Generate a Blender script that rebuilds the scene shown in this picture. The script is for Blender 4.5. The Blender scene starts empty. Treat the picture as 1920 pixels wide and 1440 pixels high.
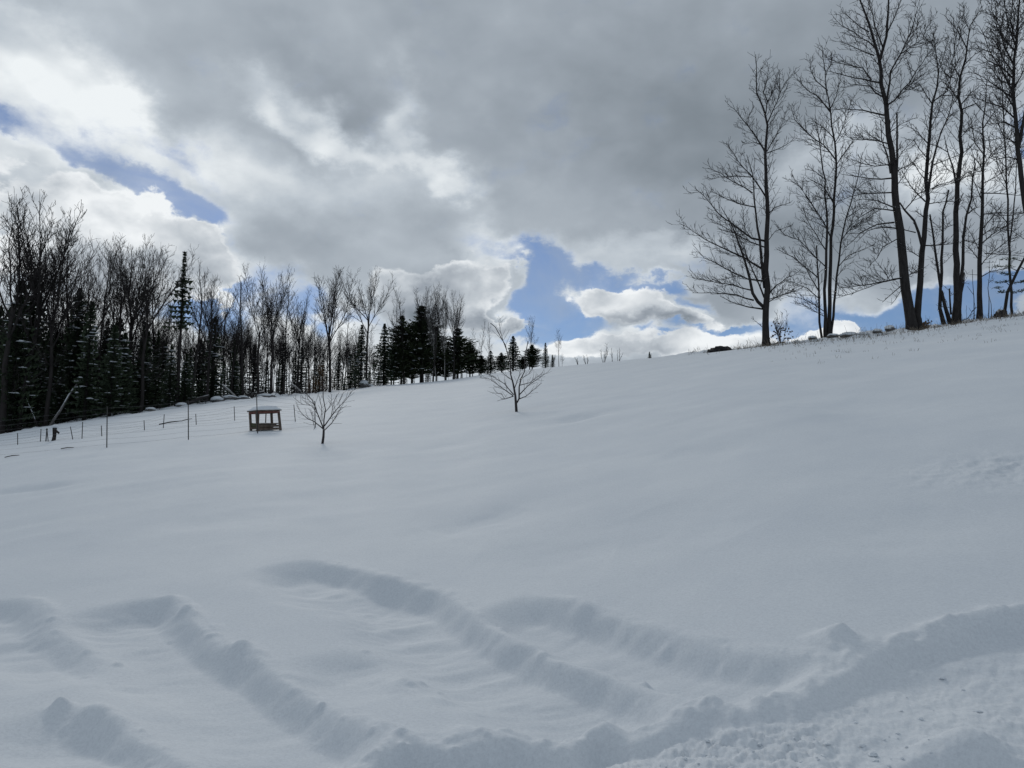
import bpy, math, random
import numpy as np
from mathutils import Vector, Matrix

R = math.radians
scene = bpy.context.scene
COL = scene.collection

# ------------------------------------------------------------------ camera
F = 1440.0                      # focal length in pixels of a 1920 x 1440 frame
PITCH = math.atan(180 / F)
EYE = 1.65
cam = bpy.data.cameras.new('camera')
cam.lens = 36 * F / 1920
cam.sensor_width = 36
cam.clip_start = 0.05
cam.clip_end = 6000
camo = bpy.data.objects.new('camera', cam)
camo.location = (0, 0, EYE)
camo.rotation_euler = (math.pi / 2 + PITCH, 0, 0)
COL.objects.link(camo)
scene.camera = camo
CP, SP = math.cos(PITCH), math.sin(PITCH)


def ray(px, py):
    """direction through a point of the photograph, y component = 1"""
    u = (px - 960) / F
    v = (720 - py) / F
    dy = CP - v * SP
    dz = SP + v * CP
    return u / dy, dz / dy


# ------------------------------------------------------------------ exposure
scene.view_settings.view_transform = 'Standard'
scene.view_settings.look = 'None'
scene.view_settings.exposure = 0.0
scene.view_settings.gamma = 1.0
scene.view_settings.use_curve_mapping = False

# ------------------------------------------------------------------ sun (veiled by cloud, ahead and left, wide and soft)
SUN_EL, SUN_AZ = 31.0, -16.0            # azimuth measured from +Y towards +X
sl = bpy.data.lights.new('sun', 'SUN')
sl.energy = 0.84
sl.angle = R(12)
sl.color = (1.0, 0.95, 0.88)
so = bpy.data.objects.new('sun', sl)
sd = Vector((math.sin(R(SUN_AZ)) * math.cos(R(SUN_EL)), math.cos(R(SUN_AZ)) * math.cos(R(SUN_EL)), math.sin(R(SUN_EL))))
so.rotation_euler = sd.to_track_quat('Z', 'Y').to_euler()
COL.objects.link(so)

# ------------------------------------------------------------------ world: blue sky and broken cloud, by direction
world = bpy.data.worlds.new('World')
scene.world = world
world.use_nodes = True
nt = world.node_tree
nt.nodes.clear()
NN, LK = nt.nodes, nt.links


def wire(a, sock):
    if isinstance(a, (int, float)):
        sock.default_value = a
    else:
        LK.new(a, sock)


def M(op, a, b=None, c=None, clamp=False):
    n = NN.new('ShaderNodeMath')
    n.operation = op
    n.use_clamp = clamp
    wire(a, n.inputs[0])
    if b is not None:
        wire(b, n.inputs[1])
    if c is not None:
        wire(c, n.inputs[2])
    return n.outputs[0]


def sstep(a, lo, hi, t0=0.0, t1=1.0):
    n = NN.new('ShaderNodeMapRange')
    n.interpolation_type = 'SMOOTHSTEP'
    wire(a, n.inputs[0])
    n.inputs[1].default_value = lo
    n.inputs[2].default_value = hi
    n.inputs[3].default_value = t0
    n.inputs[4].default_value = t1
    return n.outputs[0]


def wnoise(vec, scale, detail=5, rough=0.55, dist=0.0, out=0):
    n = NN.new('ShaderNodeTexNoise')
    n.inputs['Scale'].default_value = scale
    n.inputs['Detail'].default_value = detail
    n.inputs['Roughness'].default_value = rough
    n.inputs['Distortion'].default_value = dist
    LK.new(vec, n.inputs['Vector'])
    return n.outputs[out]


def azel(px, py):
    x, z = ray(px, py)
    return math.atan2(x, 1.0), math.atan2(z, math.hypot(x, 1.0))


tc = NN.new('ShaderNodeTexCoord')
D = tc.outputs['Generated']
sep = NN.new('ShaderNodeSeparateXYZ')
LK.new(D, sep.inputs[0])
AZ = M('ARCTAN2', sep.outputs[0], sep.outputs[1])
EL = M('ARCSINE', sep.outputs[2])
# sampling vector, squashed a little so that cloud masses lie flat
mp = NN.new('ShaderNodeMapping')
mp.inputs['Scale'].default_value = (1, 1, 1.5)
LK.new(D, mp.inputs[0])
P = mp.outputs[0]
# warp of the large shapes
w1 = NN.new('ShaderNodeSeparateXYZ')
LK.new(wnoise(P, 4.0, 3, 0.5, 0, 1), w1.inputs[0])
w2 = NN.new('ShaderNodeSeparateXYZ')
LK.new(wnoise(P, 16.0, 6, 0.6, 0, 1), w2.inputs[0])


def warped(base, i):
    a = M('MULTIPLY_ADD', M('SUBTRACT', w1.outputs[i], 0.5), 0.16, base)
    return M('MULTIPLY_ADD', M('SUBTRACT', w2.outputs[i], 0.5), 0.085, a)


cmb = NN.new('ShaderNodeCombineXYZ')
LK.new(warped(AZ, 0), cmb.inputs[0])
LK.new(warped(EL, 1), cmb.inputs[1])
Q = cmb.outputs[0]


def blobs(base, items):
    """sum of soft ellipses; items = (px, py, half width, half height, tilt in degrees, amount)"""
    acc = base
    cur = Q
    for k_, (px, py, hw, hh, rot, amt) in enumerate(items):
        if k_ and k_ % 4 == 0:      # keeps the shader's evaluation serial (small stack)
            sv = NN.new('ShaderNodeVectorMath')
            sv.operation = 'MULTIPLY_ADD'
            LK.new(acc, sv.inputs[0])
            sv.inputs[1].default_value = (1e-7, 1e-7, 1e-7)
            LK.new(Q, sv.inputs[2])
            cur = sv.outputs[0]
        a, e = azel(px, py)
        m = NN.new('ShaderNodeMapping')
        m.vector_type = 'TEXTURE'
        m.inputs['Location'].default_value = (a, e, 0)
        m.inputs['Rotation'].default_value = (0, 0, R(rot))
        m.inputs['Scale'].default_value = (hw / F, hh / F, 1)
        LK.new(cur, m.inputs[0])
        dt = NN.new('ShaderNodeVectorMath')
        dt.operation = 'DOT_PRODUCT'
        LK.new(m.outputs[0], dt.inputs[0])
        LK.new(m.outputs[0], dt.inputs[1])
        g = M('POWER', 0.4, dt.outputs['Value'])
        acc = M('MULTIPLY_ADD', g, amt, acc)
    return acc


def vor(scale, detail=0.0):
    n = NN.new('ShaderNodeTexVoronoi')
    n.feature = 'SMOOTH_F1'
    n.inputs['Scale'].default_value = scale
    n.inputs['Detail'].default_value = detail
    n.inputs['Roughness'].default_value = 0.5
    n.inputs['Smoothness'].default_value = 0.6
    LK.new(PW, n.inputs['Vector'])
    return n.outputs['Distance']


GAPS = [  # where the blue shows
    (12, 262, 26, 16, -25, -0.7), (235, 340, 120, 34, -18, -0.80), (385, 400, 60, 30, -30, -0.8), (310, 378, 70, 20, -20, -.4),
    (350, 290, 80, 20, -12, -0.42), (160, 318, 60, 14, -20, -0.40), (560, 330, 60, 20, 0, -.2),
    (975, 466, 70, 22, -4, -0.85), (1040, 505, 56, 30, 10, -0.6), (1050, 560, 56, 70, 10, -1.5), (1140, 490, 60, 16, 0, -.6), (1235, 500, 80, 14, 0, -0.9), (1080, 610, 60, 16, 0, -.8),
    (1345, 590, 80, 11, 0, -1.0), (1405, 588, 40, 14, 0, -.6), (1310, 530, 50, 12, -20, -.5), (1240, 618, 50, 8, 0, -.6),
    (1740, 580, 200, 30, 4, -1.5), (1870, 560, 120, 24, 6, -.8), (1905, 230, 34, 30, 0, -1.0), (1540, 530, 50, 44, 0, -.65), (1480, 570, 40, 14, 0, -.5),
    (400, 575, 46, 36, 0, -0.9), (330, 560, 60, 30, 0, -.55), (480, 540, 60, 30, 0, -.5), (600, 565, 50, 24, 0, -0.7), (985, 615, 60, 16, 0, -0.7), (1290, 455, 60, 14, 0, -.45), (700, 590, 40, 20, 0, -.4),
]
FILL = [  # cloud bodies that stand in or under the gaps
    (205, 420, 150, 44, -18, 0.7), (925, 505, 44, 34, 0, 1.2), (900, 560, 110, 34, 0, 0.9), (1000, 585, 30, 12, 0, .5),
    (1230, 562, 60, 26, -8, .6), (1200, 668, 220, 18, 4, 1.0), (1500, 640, 110, 18, 6, .8),
    (1600, 470, 260, 50, 0, 0.4),
]
# billowy edges
wv = NN.new('ShaderNodeVectorMath')
wv.operation = 'MULTIPLY_ADD'
wn = NN.new('ShaderNodeTexNoise')
wn.inputs['Scale'].default_value = 9
wn.inputs['Detail'].default_value = 4
LK.new(P, wn.inputs['Vector'])
LK.new(wn.outputs[1], wv.inputs[0])
wv.inputs[1].default_value = (.10, .10, .10)
LK.new(P, wv.inputs[2])
PW = wv.outputs[0]
v1, v2 = vor(11.0), vor(27.0)
puff = M('SUBTRACT', 0.62, M('MULTIPLY_ADD', v2, 0.45, M('MULTIPLY', v1, 0.9)))
cover = blobs(blobs(0.95, GAPS), FILL)
fb = wnoise(P, 6.0, 9, 0.55, 0.1)
cover = M('MULTIPLY_ADD', M('SUBTRACT', fb, 0.5), 0.8, cover)
cover = M('MULTIPLY_ADD', puff, 0.42, cover)
wisp = wnoise(P, 22.0, 5, 0.6, 0.4)
cov2 = M('MULTIPLY_ADD', M('SUBTRACT', wisp, 0.5), 0.85, cover)
solid = M('POWER', sstep(cov2, 0.0, 0.84), 1.5)
veil = sstep(wnoise(P, 5.0, 7, 0.62, 0.5), 0.40, 0.72, 0.02, 0.40)
alpha = M('SUBTRACT', 1.0, M('MULTIPLY', M('SUBTRACT', 1.0, solid), M('SUBTRACT', 1.0, veil)))

BRIGHT = [  # where the veiled sun comes through
    (40, 150, 130, 100, 0, 1.0), (190, 230, 150, 46, -28, 1.1), (30, 330, 100, 40, -20, 1.0), (130, 190, 60, 30, -30, .5), (300, 270, 60, 30, -30, .5),
    (175, 380, 90, 34, -24, 1.5), (320, 440, 140, 32, -26, 1.5), (415, 500, 50, 36, 0, 0.9), (300, 500, 120, 40, 0, .6), (100, 470, 120, 60, 0, .6),
    (430, 300, 60, 44, -30, 0.7), (520, 170, 50, 22, -20, 1.1), (640, 215, 90, 26, -30, 1.1), (760, 190, 30, 60, -15, 0.9), (460, 140, 60, 30, 0, .4),
    (750, 270, 80, 20, -25, 1.2), (840, 330, 44, 26, 0, 1.0), (440, 400, 70, 70, 0, 0.5), (560, 330, 140, 50, -20, 0.40), (700, 330, 60, 30, 0, .35),
    (925, 485, 44, 34, -30, 1.7), (880, 460, 36, 50, 0, .5), (1012, 565, 24, 16, -40, 1.1), (840, 430, 70, 40, 0, 0.3),
    (1165, 525, 70, 22, 20, 1.6), (1110, 560, 28, 24, 0, 1.4), (1290, 552, 54, 16, -20, 1.1), (1220, 540, 50, 16, 0, .5),
    (1200, 645, 280, 28, 3, 1.7), (1520, 618, 120, 26, 5, 1.8), (1590, 605, 44, 24, 0, 1.0), (1420, 600, 60, 16, 0, 1.0),
    (1600, 262, 70, 34, 0, 1.0), (1790, 335, 80, 40, 0, 1.1), (1890, 150, 50, 70, 0, 0.3), (1660, 555, 130, 14, 5, 0.7), (1480, 300, 60, 44, 0, 0.3),
    (1260, 430, 70, 18, 0, 0.5), (1130, 450, 80, 24, 0, 0.4), (1560, 520, 60, 30, 0, .5), (1330, 480, 60, 20, 0, .3),
    (640, 640, 300, 70, 0, 1.3), (150, 640, 260, 80, 0, 0.9),
]
DARK = [
    (200, 105, 90, 40, -35, 0.30), (700, 90, 240, 60, 0, 0.08), (1420, 150, 300, 170, 0, 0.90), (1150, 230, 200, 120, 0, 0.22), (900, 330, 60, 60, 0, .2), (620, 110, 120, 30, -20, .25),
    (250, 190, 60, 26, -35, 0.30), (780, 400, 60, 30, 0, 0.22), (800, 540, 120, 40, 0, 0.22), (880, 585, 100, 20, 0, 0.65), (1210, 590, 70, 12, 0, 0.60),
    (1600, 450, 260, 60, 0, 0.55), (1450, 420, 100, 90, 0, 0.16), (560, 450, 90, 60, -20, 0.16), (30, 10, 60, 20, 0, 0.2), (680, 170, 24, 24, 0, .35), (600, 250, 60, 14, -30, .25),
    (1180, 655, 40, 20, 0, .4), (1400, 640, 60, 16, 10, .4),
]
lift = M('SUBTRACT', 1.0, M('POWER', 0.3678, blobs(0.0, BRIGHT)))
dark = M('SUBTRACT', 1.0, M('POWER', 0.3678, blobs(0.0, DARK)))
bright = M('MULTIPLY_ADD', lift, 0.58, 0.40)
bright = M('MULTIPLY_ADD', dark, -0.34, bright)
# the cloud thins and lights up towards its rims
rim = M('SUBTRACT', sstep(cover, 0.15, 0.55), sstep(cover, 0.55, 1.0))
bright = M('MULTIPLY_ADD', rim, 0.16, bright)
# billows lit from one side: difference of the same noise a step towards the light
sh = NN.new('ShaderNodeVectorMath')
sh.operation = 'ADD'
LK.new(P, sh.inputs[0])
sh.inputs[1].default_value = (-0.014, 0.0, 0.034)
relief = M('SUBTRACT', wnoise(P, 6.5, 5, 0.5, 0.1), wnoise(sh.outputs[0], 6.5, 5, 0.5, 0.1))
cell = wnoise(P, 3.0, 4, 0.5, 0.25)
soft = wnoise(P, 8.0, 3, 0.45, 0.3)
gain = M('MULTIPLY_ADD', lift, 1.25, 0.25)
bright = M('MULTIPLY_ADD', M('MULTIPLY', relief, gain), 0.9, bright)
bright = M('MULTIPLY_ADD', M('MULTIPLY', puff, gain), 0.42, bright)
bright = M('MULTIPLY_ADD', M('SUBTRACT', cell, 0.5), 0.46, bright)
bright = M('MULTIPLY_ADD', M('MULTIPLY', M('SUBTRACT', soft, 0.5), gain), 0.55, bright)
cr = NN.new('ShaderNodeValToRGB')
LK.new(bright, cr.inputs[0])
el = cr.color_ramp.elements
el[0].position = 0.0
el[0].color = (0.150, 0.180, 0.205, 1)
el[1].position = 1.0
el[1].color = (0.86, 0.90, 0.92, 1)
for pos, c in ((0.16, (0.225, 0.262, 0.300, 1)), (0.34, (0.325, 0.370, 0.420, 1)), (0.60, (0.50, 0.555, 0.61, 1))):
    e_ = el.new(pos)
    e_.color = c
# nearer heaps of cumulus with crisp rounded tops
CUM = [
    (1190, 532, 50, 34, 15, 1.0), (1140, 556, 50, 32, 0, .95), (1225, 575, 80, 28, -5, 1.0), (1300, 562, 56, 17, -10, .75),
    (1060, 665, 50, 26, 0, .8), (1130, 655, 50, 26, 0, .8), (1200, 655, 50, 22, 0, .8), (1265, 640, 46, 28, 0, .9), (1340, 630, 54, 26, 0, .9), (1420, 636, 50, 26, 0, .9), (1510, 622, 60, 30, 0, .9), (1590, 614, 40, 24, 0, .9), (1400, 655, 200, 14, 5, .5),
    (205, 392, 50, 34, 0, .9), (150, 430, 80, 50, 0, .9), (290, 440, 70, 32, -20, .9), (360, 478, 60, 34, -20, .9), (40, 390, 80, 60, 0, .8), (250, 500, 200, 40, 0, .8), (425, 520, 40, 40, 0, .6),
    (918, 505, 40, 30, 0, .9), (880, 545, 70, 44, 0, 1.0), (985, 580, 34, 10, 0, .7), (920, 580, 80, 16, 0, .7), (800, 560, 90, 60, 0, .8), (870, 470, 30, 30, 0, .4),
]
CUMD = [
    (1215, 588, 90, 16, 0, 1.1), (1280, 578, 50, 12, 0, .6), (900, 588, 110, 22, 0, 1.1), (800, 545, 110, 50, 0, .9), (960, 590, 50, 12, 0, .8), (290, 505, 120, 30, 0, .4), (140, 460, 70, 30, 0, .5), (60, 430, 70, 40, 0, .4),
    (1210, 668, 60, 14, 0, .5), (1385, 655, 40, 18, 0, .6), (1110, 672, 60, 14, 0, .4), (1500, 645, 60, 12, 0, .3), (870, 530, 40, 40, 0, .4),
]
dens2 = blobs(0.0, CUM)
fine2 = wnoise(PW, 30.0, 5, 0.55, 0.0)
dens2 = M('MULTIPLY_ADD', puff, 0.62, dens2)
dens2 = M('MULTIPLY_ADD', M('SUBTRACT', fine2, 0.5), 0.40, dens2)
dens2 = M('MULTIPLY_ADD', M('SUBTRACT', fb, 0.5), 0.5, dens2)
al2 = sstep(dens2, 0.36, 0.56)
b2 = M('MULTIPLY_ADD', M('SUBTRACT', 1.0, M('POWER', 0.3678, blobs(0.0, CUMD))), -0.66, 0.80)
b2 = M('MULTIPLY_ADD', puff, 0.62, b2)
b2 = M('MULTIPLY_ADD', relief, 1.5, b2)
b2 = M('MULTIPLY_ADD', M('SUBTRACT', fine2, 0.5), 0.40, b2)
b2 = M('MULTIPLY_ADD', M('SUBTRACT', 1.0, sstep(dens2, 0.45, 0.85)), 0.16, b2)
cr2 = NN.new('ShaderNodeValToRGB')
LK.new(b2, cr2.inputs[0])
e2_ = cr2.color_ramp.elements
e2_[0].position, e2_[0].color = 0.0, (0.20, 0.235, 0.27, 1)
e2_[1].position, e2_[1].color = 1.0, (0.88, 0.91, 0.93, 1)
for pos, c in ((0.25, (0.31, 0.35, 0.40, 1)), (0.60, (0.52, 0.565, 0.61, 1))):
    q_ = e2_.new(pos)
    q_.color = c
scl2 = NN.new('ShaderNodeVectorMath')
scl2.operation = 'SCALE'
LK.new(cr2.outputs[0], scl2.inputs[0])
scl2.inputs['Scale'].default_value = 1 / 0.12
scl = NN.new('ShaderNodeVectorMath')
scl.operation = 'SCALE'
LK.new(cr.outputs[0], scl.inputs[0])
scl.inputs['Scale'].default_value = 1 / 0.12
sky = NN.new('ShaderNodeTexSky')
sky.sky_type = 'NISHITA'
sky.sun_disc = False
sky.sun_elevation = R(SUN_EL)
sky.sun_rotation = R(SUN_AZ)
sky.air_density = 1.0
sky.dust_density = 0.2
sky.ozone_density = 2.5
# clear air is darker blue than the glow towards the sun would give
tint = NN.new('ShaderNodeMix')
tint.data_type = 'RGBA'
tint.blend_type = 'MULTIPLY'
tint.inputs[0].default_value = 1.0
LK.new(sky.outputs[0], tint.inputs[6])
tint.inputs[7].default_value = (0.41, 0.46, 0.56, 1)
mx = NN.new('ShaderNodeMix')
mx.data_type = 'RGBA'
LK.new(alpha, mx.inputs[0])
LK.new(tint.outputs[2], mx.inputs[6])
LK.new(scl.outputs[0], mx.inputs[7])
bg = NN.new('ShaderNodeBackground')
mx2_ = NN.new('ShaderNodeMix')
mx2_.data_type = 'RGBA'
LK.new(al2, mx2_.inputs[0])
LK.new(mx.outputs[2], mx2_.inputs[6])
LK.new(scl2.outputs[0], mx2_.inputs[7])
LK.new(mx2_.outputs[2], bg.inputs[0])
bg.inputs[1].default_value = 0.12
wo = NN.new('ShaderNodeOutputWorld')
LK.new(bg.outputs[0], wo.inputs[0])
world.cycles.sampling_method = 'MANUAL'
world.cycles.sample_map_resolution = 512


# ------------------------------------------------------------------ materials
def new_mat(name):
    m = bpy.data.materials.new(name)
    m.use_nodes = True
    return m, m.node_tree, m.node_tree.nodes['Principled BSDF']


def tnoise(t, scale, detail=4, rough=0.55, coord='Object', sc=(1, 1, 1)):
    c = t.nodes.new('ShaderNodeTexCoord')
    mm = t.nodes.new('ShaderNodeMapping')
    mm.inputs['Scale'].default_value = sc
    t.links.new(c.outputs[coord], mm.inputs[0])
    n = t.nodes.new('ShaderNodeTexNoise')
    n.inputs['Scale'].default_value = scale
    n.inputs['Detail'].default_value = detail
    n.inputs['Roughness'].default_value = rough
    t.links.new(mm.outputs[0], n.inputs['Vector'])
    return n.outputs[0]


def ramp(t, fac, stops):
    r = t.nodes.new('ShaderNodeValToRGB')
    t.links.new(fac, r.inputs[0])
    e = r.color_ramp.elements
    e[0].position, e[0].color = stops[0][0], (*stops[0][1], 1)
    e[1].position, e[1].color = stops[-1][0], (*stops[-1][1], 1)
    for p_, c_ in stops[1:-1]:
        k = e.new(p_)
        k.color = (*c_, 1)
    return r.outputs[0]


def bump(t, b, height, strength, dist):
    bn = t.nodes.new('ShaderNodeBump')
    bn.inputs['Strength'].default_value = strength
    bn.inputs['Distance'].default_value = dist
    t.links.new(height, bn.inputs['Height'])
    t.links.new(bn.outputs[0], b.inputs['Normal'])


def mat_snow():
    m, t, b = new_mat('snow')
    col = ramp(t, tnoise(t, 0.6, 5), [(0.3, (0.62, 0.66, 0.705)), (0.7, (0.675, 0.71, 0.745))])
    gr = ramp(t, tnoise(t, 38.0, 8, 0.85), [(0.25, (0.74, 0.75, 0.78)), (0.5, (1, 1, 1)), (0.75, (1.18, 1.18, 1.18))])
    mxn = t.nodes.new('ShaderNodeMix')
    mxn.data_type = 'RGBA'
    mxn.blend_type = 'MULTIPLY'
    mxn.inputs[0].default_value = 0.8
    t.links.new(col, mxn.inputs[6])
    t.links.new(gr, mxn.inputs[7])
    t.links.new(mxn.outputs[2], b.inputs['Base Color'])
    b.inputs['Roughness'].default_value = 0.75
    b.inputs['Specular IOR Level'].default_value = 0.15
    a = tnoise(t, 55.0, 5, 0.7)
    bump(t, b, a, 0.35, 0.012)
    return m


def mat_bark(name, dark, light, snowy=0.0, scale=6.0, thr=0.55):
    m, t, b = new_mat(name)
    n = tnoise(t, scale, 6, 0.65, 'Object', (1, 1, 0.25))
    col = ramp(t, n, [(0.3, dark), (0.72, light)])
    if snowy > 0:
        g = t.nodes.new('ShaderNodeNewGeometry')
        s = t.nodes.new('ShaderNodeSeparateXYZ')
        t.links.new(g.outputs['Normal'], s.inputs[0])
        ad = t.nodes.new('ShaderNodeMath')
        ad.operation = 'MULTIPLY_ADD'
        t.links.new(tnoise(t, 2.2, 3), ad.inputs[0])
        ad.inputs[1].default_value = 1.3
        t.links.new(s.outputs[2], ad.inputs[2])
        mr = t.nodes.new('ShaderNodeMapRange')
        t.links.new(ad.outputs[0], mr.inputs[0])
        mr.inputs[1].default_value = thr + 0.75
        mr.inputs[2].default_value = thr + 0.9
        mr.inputs[4].default_value = snowy
        mx2 = t.nodes.new('ShaderNodeMix')
        mx2.data_type = 'RGBA'
        t.links.new(mr.outputs[0], mx2.inputs[0])
        t.links.new(col, mx2.inputs[6])
        mx2.inputs[7].default_value = (0.8, 0.83, 0.86, 1)
        col = mx2.outputs[2]
    t.links.new(col, b.inputs['Base Color'])
    b.inputs['Roughness'].default_value = 0.92
    b.inputs['Specular IOR Level'].default_value = 0.12
    bump(t, b, n, 0.6, 0.02)
    return m


def mat_plain(name, c0, c1, scale=8, rough=0.8, sc=(1, 1, 1)):
    m, t, b = new_mat(name)
    n = tnoise(t, scale, 5, 0.6, 'Object', sc)
    t.links.new(ramp(t, n, [(0.3, c0), (0.7, c1)]), b.inputs['Base Color'])
    b.inputs['Roughness'].default_value = rough
    b.inputs['Specular IOR Level'].default_value = 0.2
    bump(t, b, n, 0.4, 0.01)
    return m


SNOW = mat_snow()
BARK = mat_bark('bark', (0.020, 0.018, 0.018), (0.048, 0.044, 0.043), 0.55, 7, 0.62)
BARKD = mat_bark('dark_bark', (0.018, 0.016, 0.016), (0.045, 0.041, 0.040), 0.35, 7, 0.7)
BARKW = mat_bark('pale_bark', (0.16, 0.155, 0.15), (0.42, 0.41, 0.40), 0.6, 5, 0.6)
BARKG = mat_bark('grey_bark', (0.07, 0.067, 0.065), (0.20, 0.19, 0.185), 0.5, 5, 0.6)
BARKA = mat_bark('apple_bark', (0.030, 0.026, 0.028), (0.075, 0.066, 0.066), 0.3, 30, 0.7)
NEEDLE = mat_plain('needles', (0.022, 0.034, 0.021), (0.058, 0.078, 0.045), 3, 0.9)
PINE = mat_plain('pine_needles', (0.024, 0.036, 0.019), (0.066, 0.084, 0.040), 3, 0.9)
LEAF = mat_plain('dead_leaves', (0.075, 0.043, 0.022), (0.17, 0.10, 0.05), 9, 0.9)
WEED = mat_plain('dry_weed', (0.09, 0.075, 0.06), (0.22, 0.19, 0.15), 9, 0.9)
ROCK = mat_plain('rock', (0.05, 0.05, 0.052), (0.16, 0.155, 0.15), 5, 0.9)
ROCKD = mat_plain('wet_rock', (0.016, 0.016, 0.018), (0.045, 0.045, 0.048), 5, 0.8)
WOOD = mat_plain('weathered_wood', (0.055, 0.043, 0.034), (0.14, 0.112, 0.09), 14, 0.85, (1, 1, 0.12))
WOODR = mat_plain('reddish_wood', (0.085, 0.035, 0.03), (0.17, 0.08, 0.065), 14, 0.85)
WOODG = mat_plain('green_board', (0.04, 0.045, 0.025), (0.08, 0.08, 0.045), 10, 0.85)
METAL = mat_plain('dark_metal', (0.015, 0.018, 0.018), (0.05, 0.05, 0.05), 20, 0.6)
WIREM = mat_plain('wire', (0.10, 0.105, 0.11), (0.2, 0.2, 0.21), 20, 0.5)


# ------------------------------------------------------------------ object helpers
class MB:
    def __init__(s):
        s.v = []
        s.f = []

    def tube(s, pts, rads, sides=5, cap=True):
        base = len(s.v)
        n = len(pts)
        ref = None
        for i in range(n):
            a = pts[max(0, i - 1)]
            b = pts[min(n - 1, i + 1)]
            d = (b - a)
            if d.length < 1e-9:
                d = Vector((0, 0, 1))
            d.normalize()
            if ref is None:
                ref = d.orthogonal().normalized()
            else:
                ref = (ref - d * ref.dot(d))
                if ref.length < 1e-6:
                    ref = d.orthogonal()
                ref.normalize()
            bi = d.cross(ref)
            p, r = pts[i], rads[i]
            for k in range(sides):
                t = 6.28318 * k / sides
                s.v.append(p + ref * (math.cos(t) * r) + bi * (math.sin(t) * r))
        for i in range(n - 1):
            for k in range(sides):
                k2 = (k + 1) % sides
                s.f.append((base + i * sides + k, base + i * sides + k2, base + (i + 1) * sides + k2, base + (i + 1) * sides + k))
        if cap:
            s.f.append(tuple(base + (n - 1) * sides + k for k in range(sides)))
            s.f.append(tuple(base + k for k in range(sides - 1, -1, -1)))

    def box(s, c, size, mat=None):
        base = len(s.v)
        for dx in (-.5, .5):
            for dy in (-.5, .5):
                for dz in (-.5, .5):
                    q = Vector((dx * size[0], dy * size[1], dz * size[2]))
                    if mat is not None:
                        q = mat @ q
                    s.v.append(Vector(c) + q)
        for q in ((0, 1, 3, 2), (4, 6, 7, 5), (0, 4, 5, 1), (2, 3, 7, 6), (0, 2, 6, 4), (1, 5, 7, 3)):
            s.f.append(tuple(base + k for k in q))

    def blob(s, c, sx, sy, sz, rnd, rough=0.2, seg=7, rings=4, flatz=-0.35):
        base = len(s.v)
        c = Vector(c)
        for i in range(1, rings):
            ph = math.pi * i / rings
            for k in range(seg):
                th = 6.28318 * k / seg + i * 0.3
                j = 1 + rnd.uniform(-rough, rough)
                z = max(flatz, math.cos(ph)) * sz * j
                s.v.append(c + Vector((math.sin(ph) * math.cos(th) * sx * j, math.sin(ph) * math.sin(th) * sy * j, z)))
        top = len(s.v)
        s.v.append(c + Vector((0, 0, sz)))
        s.v.append(c + Vector((0, 0, flatz * sz)))
        for i in range(rings - 2):
            for k in range(seg):
                k2 = (k + 1) % seg
                s.f.append((base + i * seg + k, base + (i + 1) * seg + k, base + (i + 1) * seg + k2, base + i * seg + k2))
        for k in range(seg):
            k2 = (k + 1) % seg
            s.f.append((top, base + k, base + k2))
            l = base + (rings - 2) * seg
            s.f.append((top + 1, l + k2, l + k))

    def mesh(s, name, mat, smooth=True):
        me = bpy.data.meshes.new(name)
        me.from_pydata([tuple(q) for q in s.v], [], s.f)
        me.materials.append(mat)
        if smooth:
            me.polygons.foreach_set('use_smooth', [True] * len(me.polygons))
        me.update()
        return me

    def build(s, name, mat, parent=None, smooth=True):
        return place(name, s.mesh(name, mat, smooth), parent)


def place(name, me, parent=None):
    o = bpy.data.objects.new(name, me)
    COL.objects.link(o)
    if parent is not None:
        o.parent = parent
    return o


def tag(o, label=None, cat=None, group=None, kind=None):
    if label:
        o['label'] = label
    if cat:
        o['category'] = cat
    if group:
        o['group'] = group
    if kind:
        o['kind'] = kind
    return o


def thing(name, loc, label, cat, group=None, rz=0.0, scale=1.0):
    o = bpy.data.objects.new(name, None)
    o.empty_display_size = 0.2
    COL.objects.link(o)
    o.location = loc
    o.rotation_euler = (0, 0, rz)
    o.scale = scale if isinstance(scale, (tuple, list)) else (scale,) * 3
    return tag(o, label, cat, group)


# ------------------------------------------------------------------ terrain
SKY_PTS = [(-300, 868), (-100, 832), (0, 814), (60, 803), (150, 788), (250, 775), (340, 763), (450, 748), (560, 741), (640, 735), (700, 724), (760, 720),
           (850, 712), (920, 700), (1000, 692), (1080, 684), (1150, 678), (1300, 662), (1400, 652), (1500, 643), (1600, 634), (1700, 622),
           (1800, 606), (1900, 592), (2100, 566)]
RPTS = [(-300, 50), (0, 52), (300, 58), (560, 66), (760, 80), (1000, 80), (1250, 64), (1440, 49), (1700, 47), (1900, 47), (2100, 47)]


def polar(px, py):
    x, z = ray(px, py)
    h = math.hypot(x, 1.0)
    return math.atan2(x, 1.0), z / h, h


_t = [polar(*q)[:2] for q in SKY_PTS]
TA = np.array([-math.pi, R(-100), R(-60)] + [a for a, b in _t] + [R(60), R(100), math.pi])
TT = np.array([-0.02, 0.0, 0.02] + [b for a, b in _t] + [0.17, 0.06, -0.02])
_r = [(polar(px, 720)[0], r * polar(px, 720)[2]) for px, r in RPTS]
RA = np.array([-math.pi] + [a for a, b in _r] + [math.pi])
RR = np.array([60.0] + [b for a, b in _r] + [60.0])
KK = 3.0


def smooth_table(A, V, sig):
    g = np.linspace(-math.pi, math.pi, 4001)
    v = np.interp(g, A, V)
    st = g[1] - g[0]
    n = int(3 * sig / st)
    k = np.exp(-0.5 * (np.arange(-n, n + 1) * st / sig) ** 2)
    k /= k.sum()
    return g, np.convolve(np.pad(v, n, 'edge'), k, 'valid')


TA, TT = smooth_table(TA, TT, R(0.9))
RA, RR = smooth_table(RA, RR, R(2.5))


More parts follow.
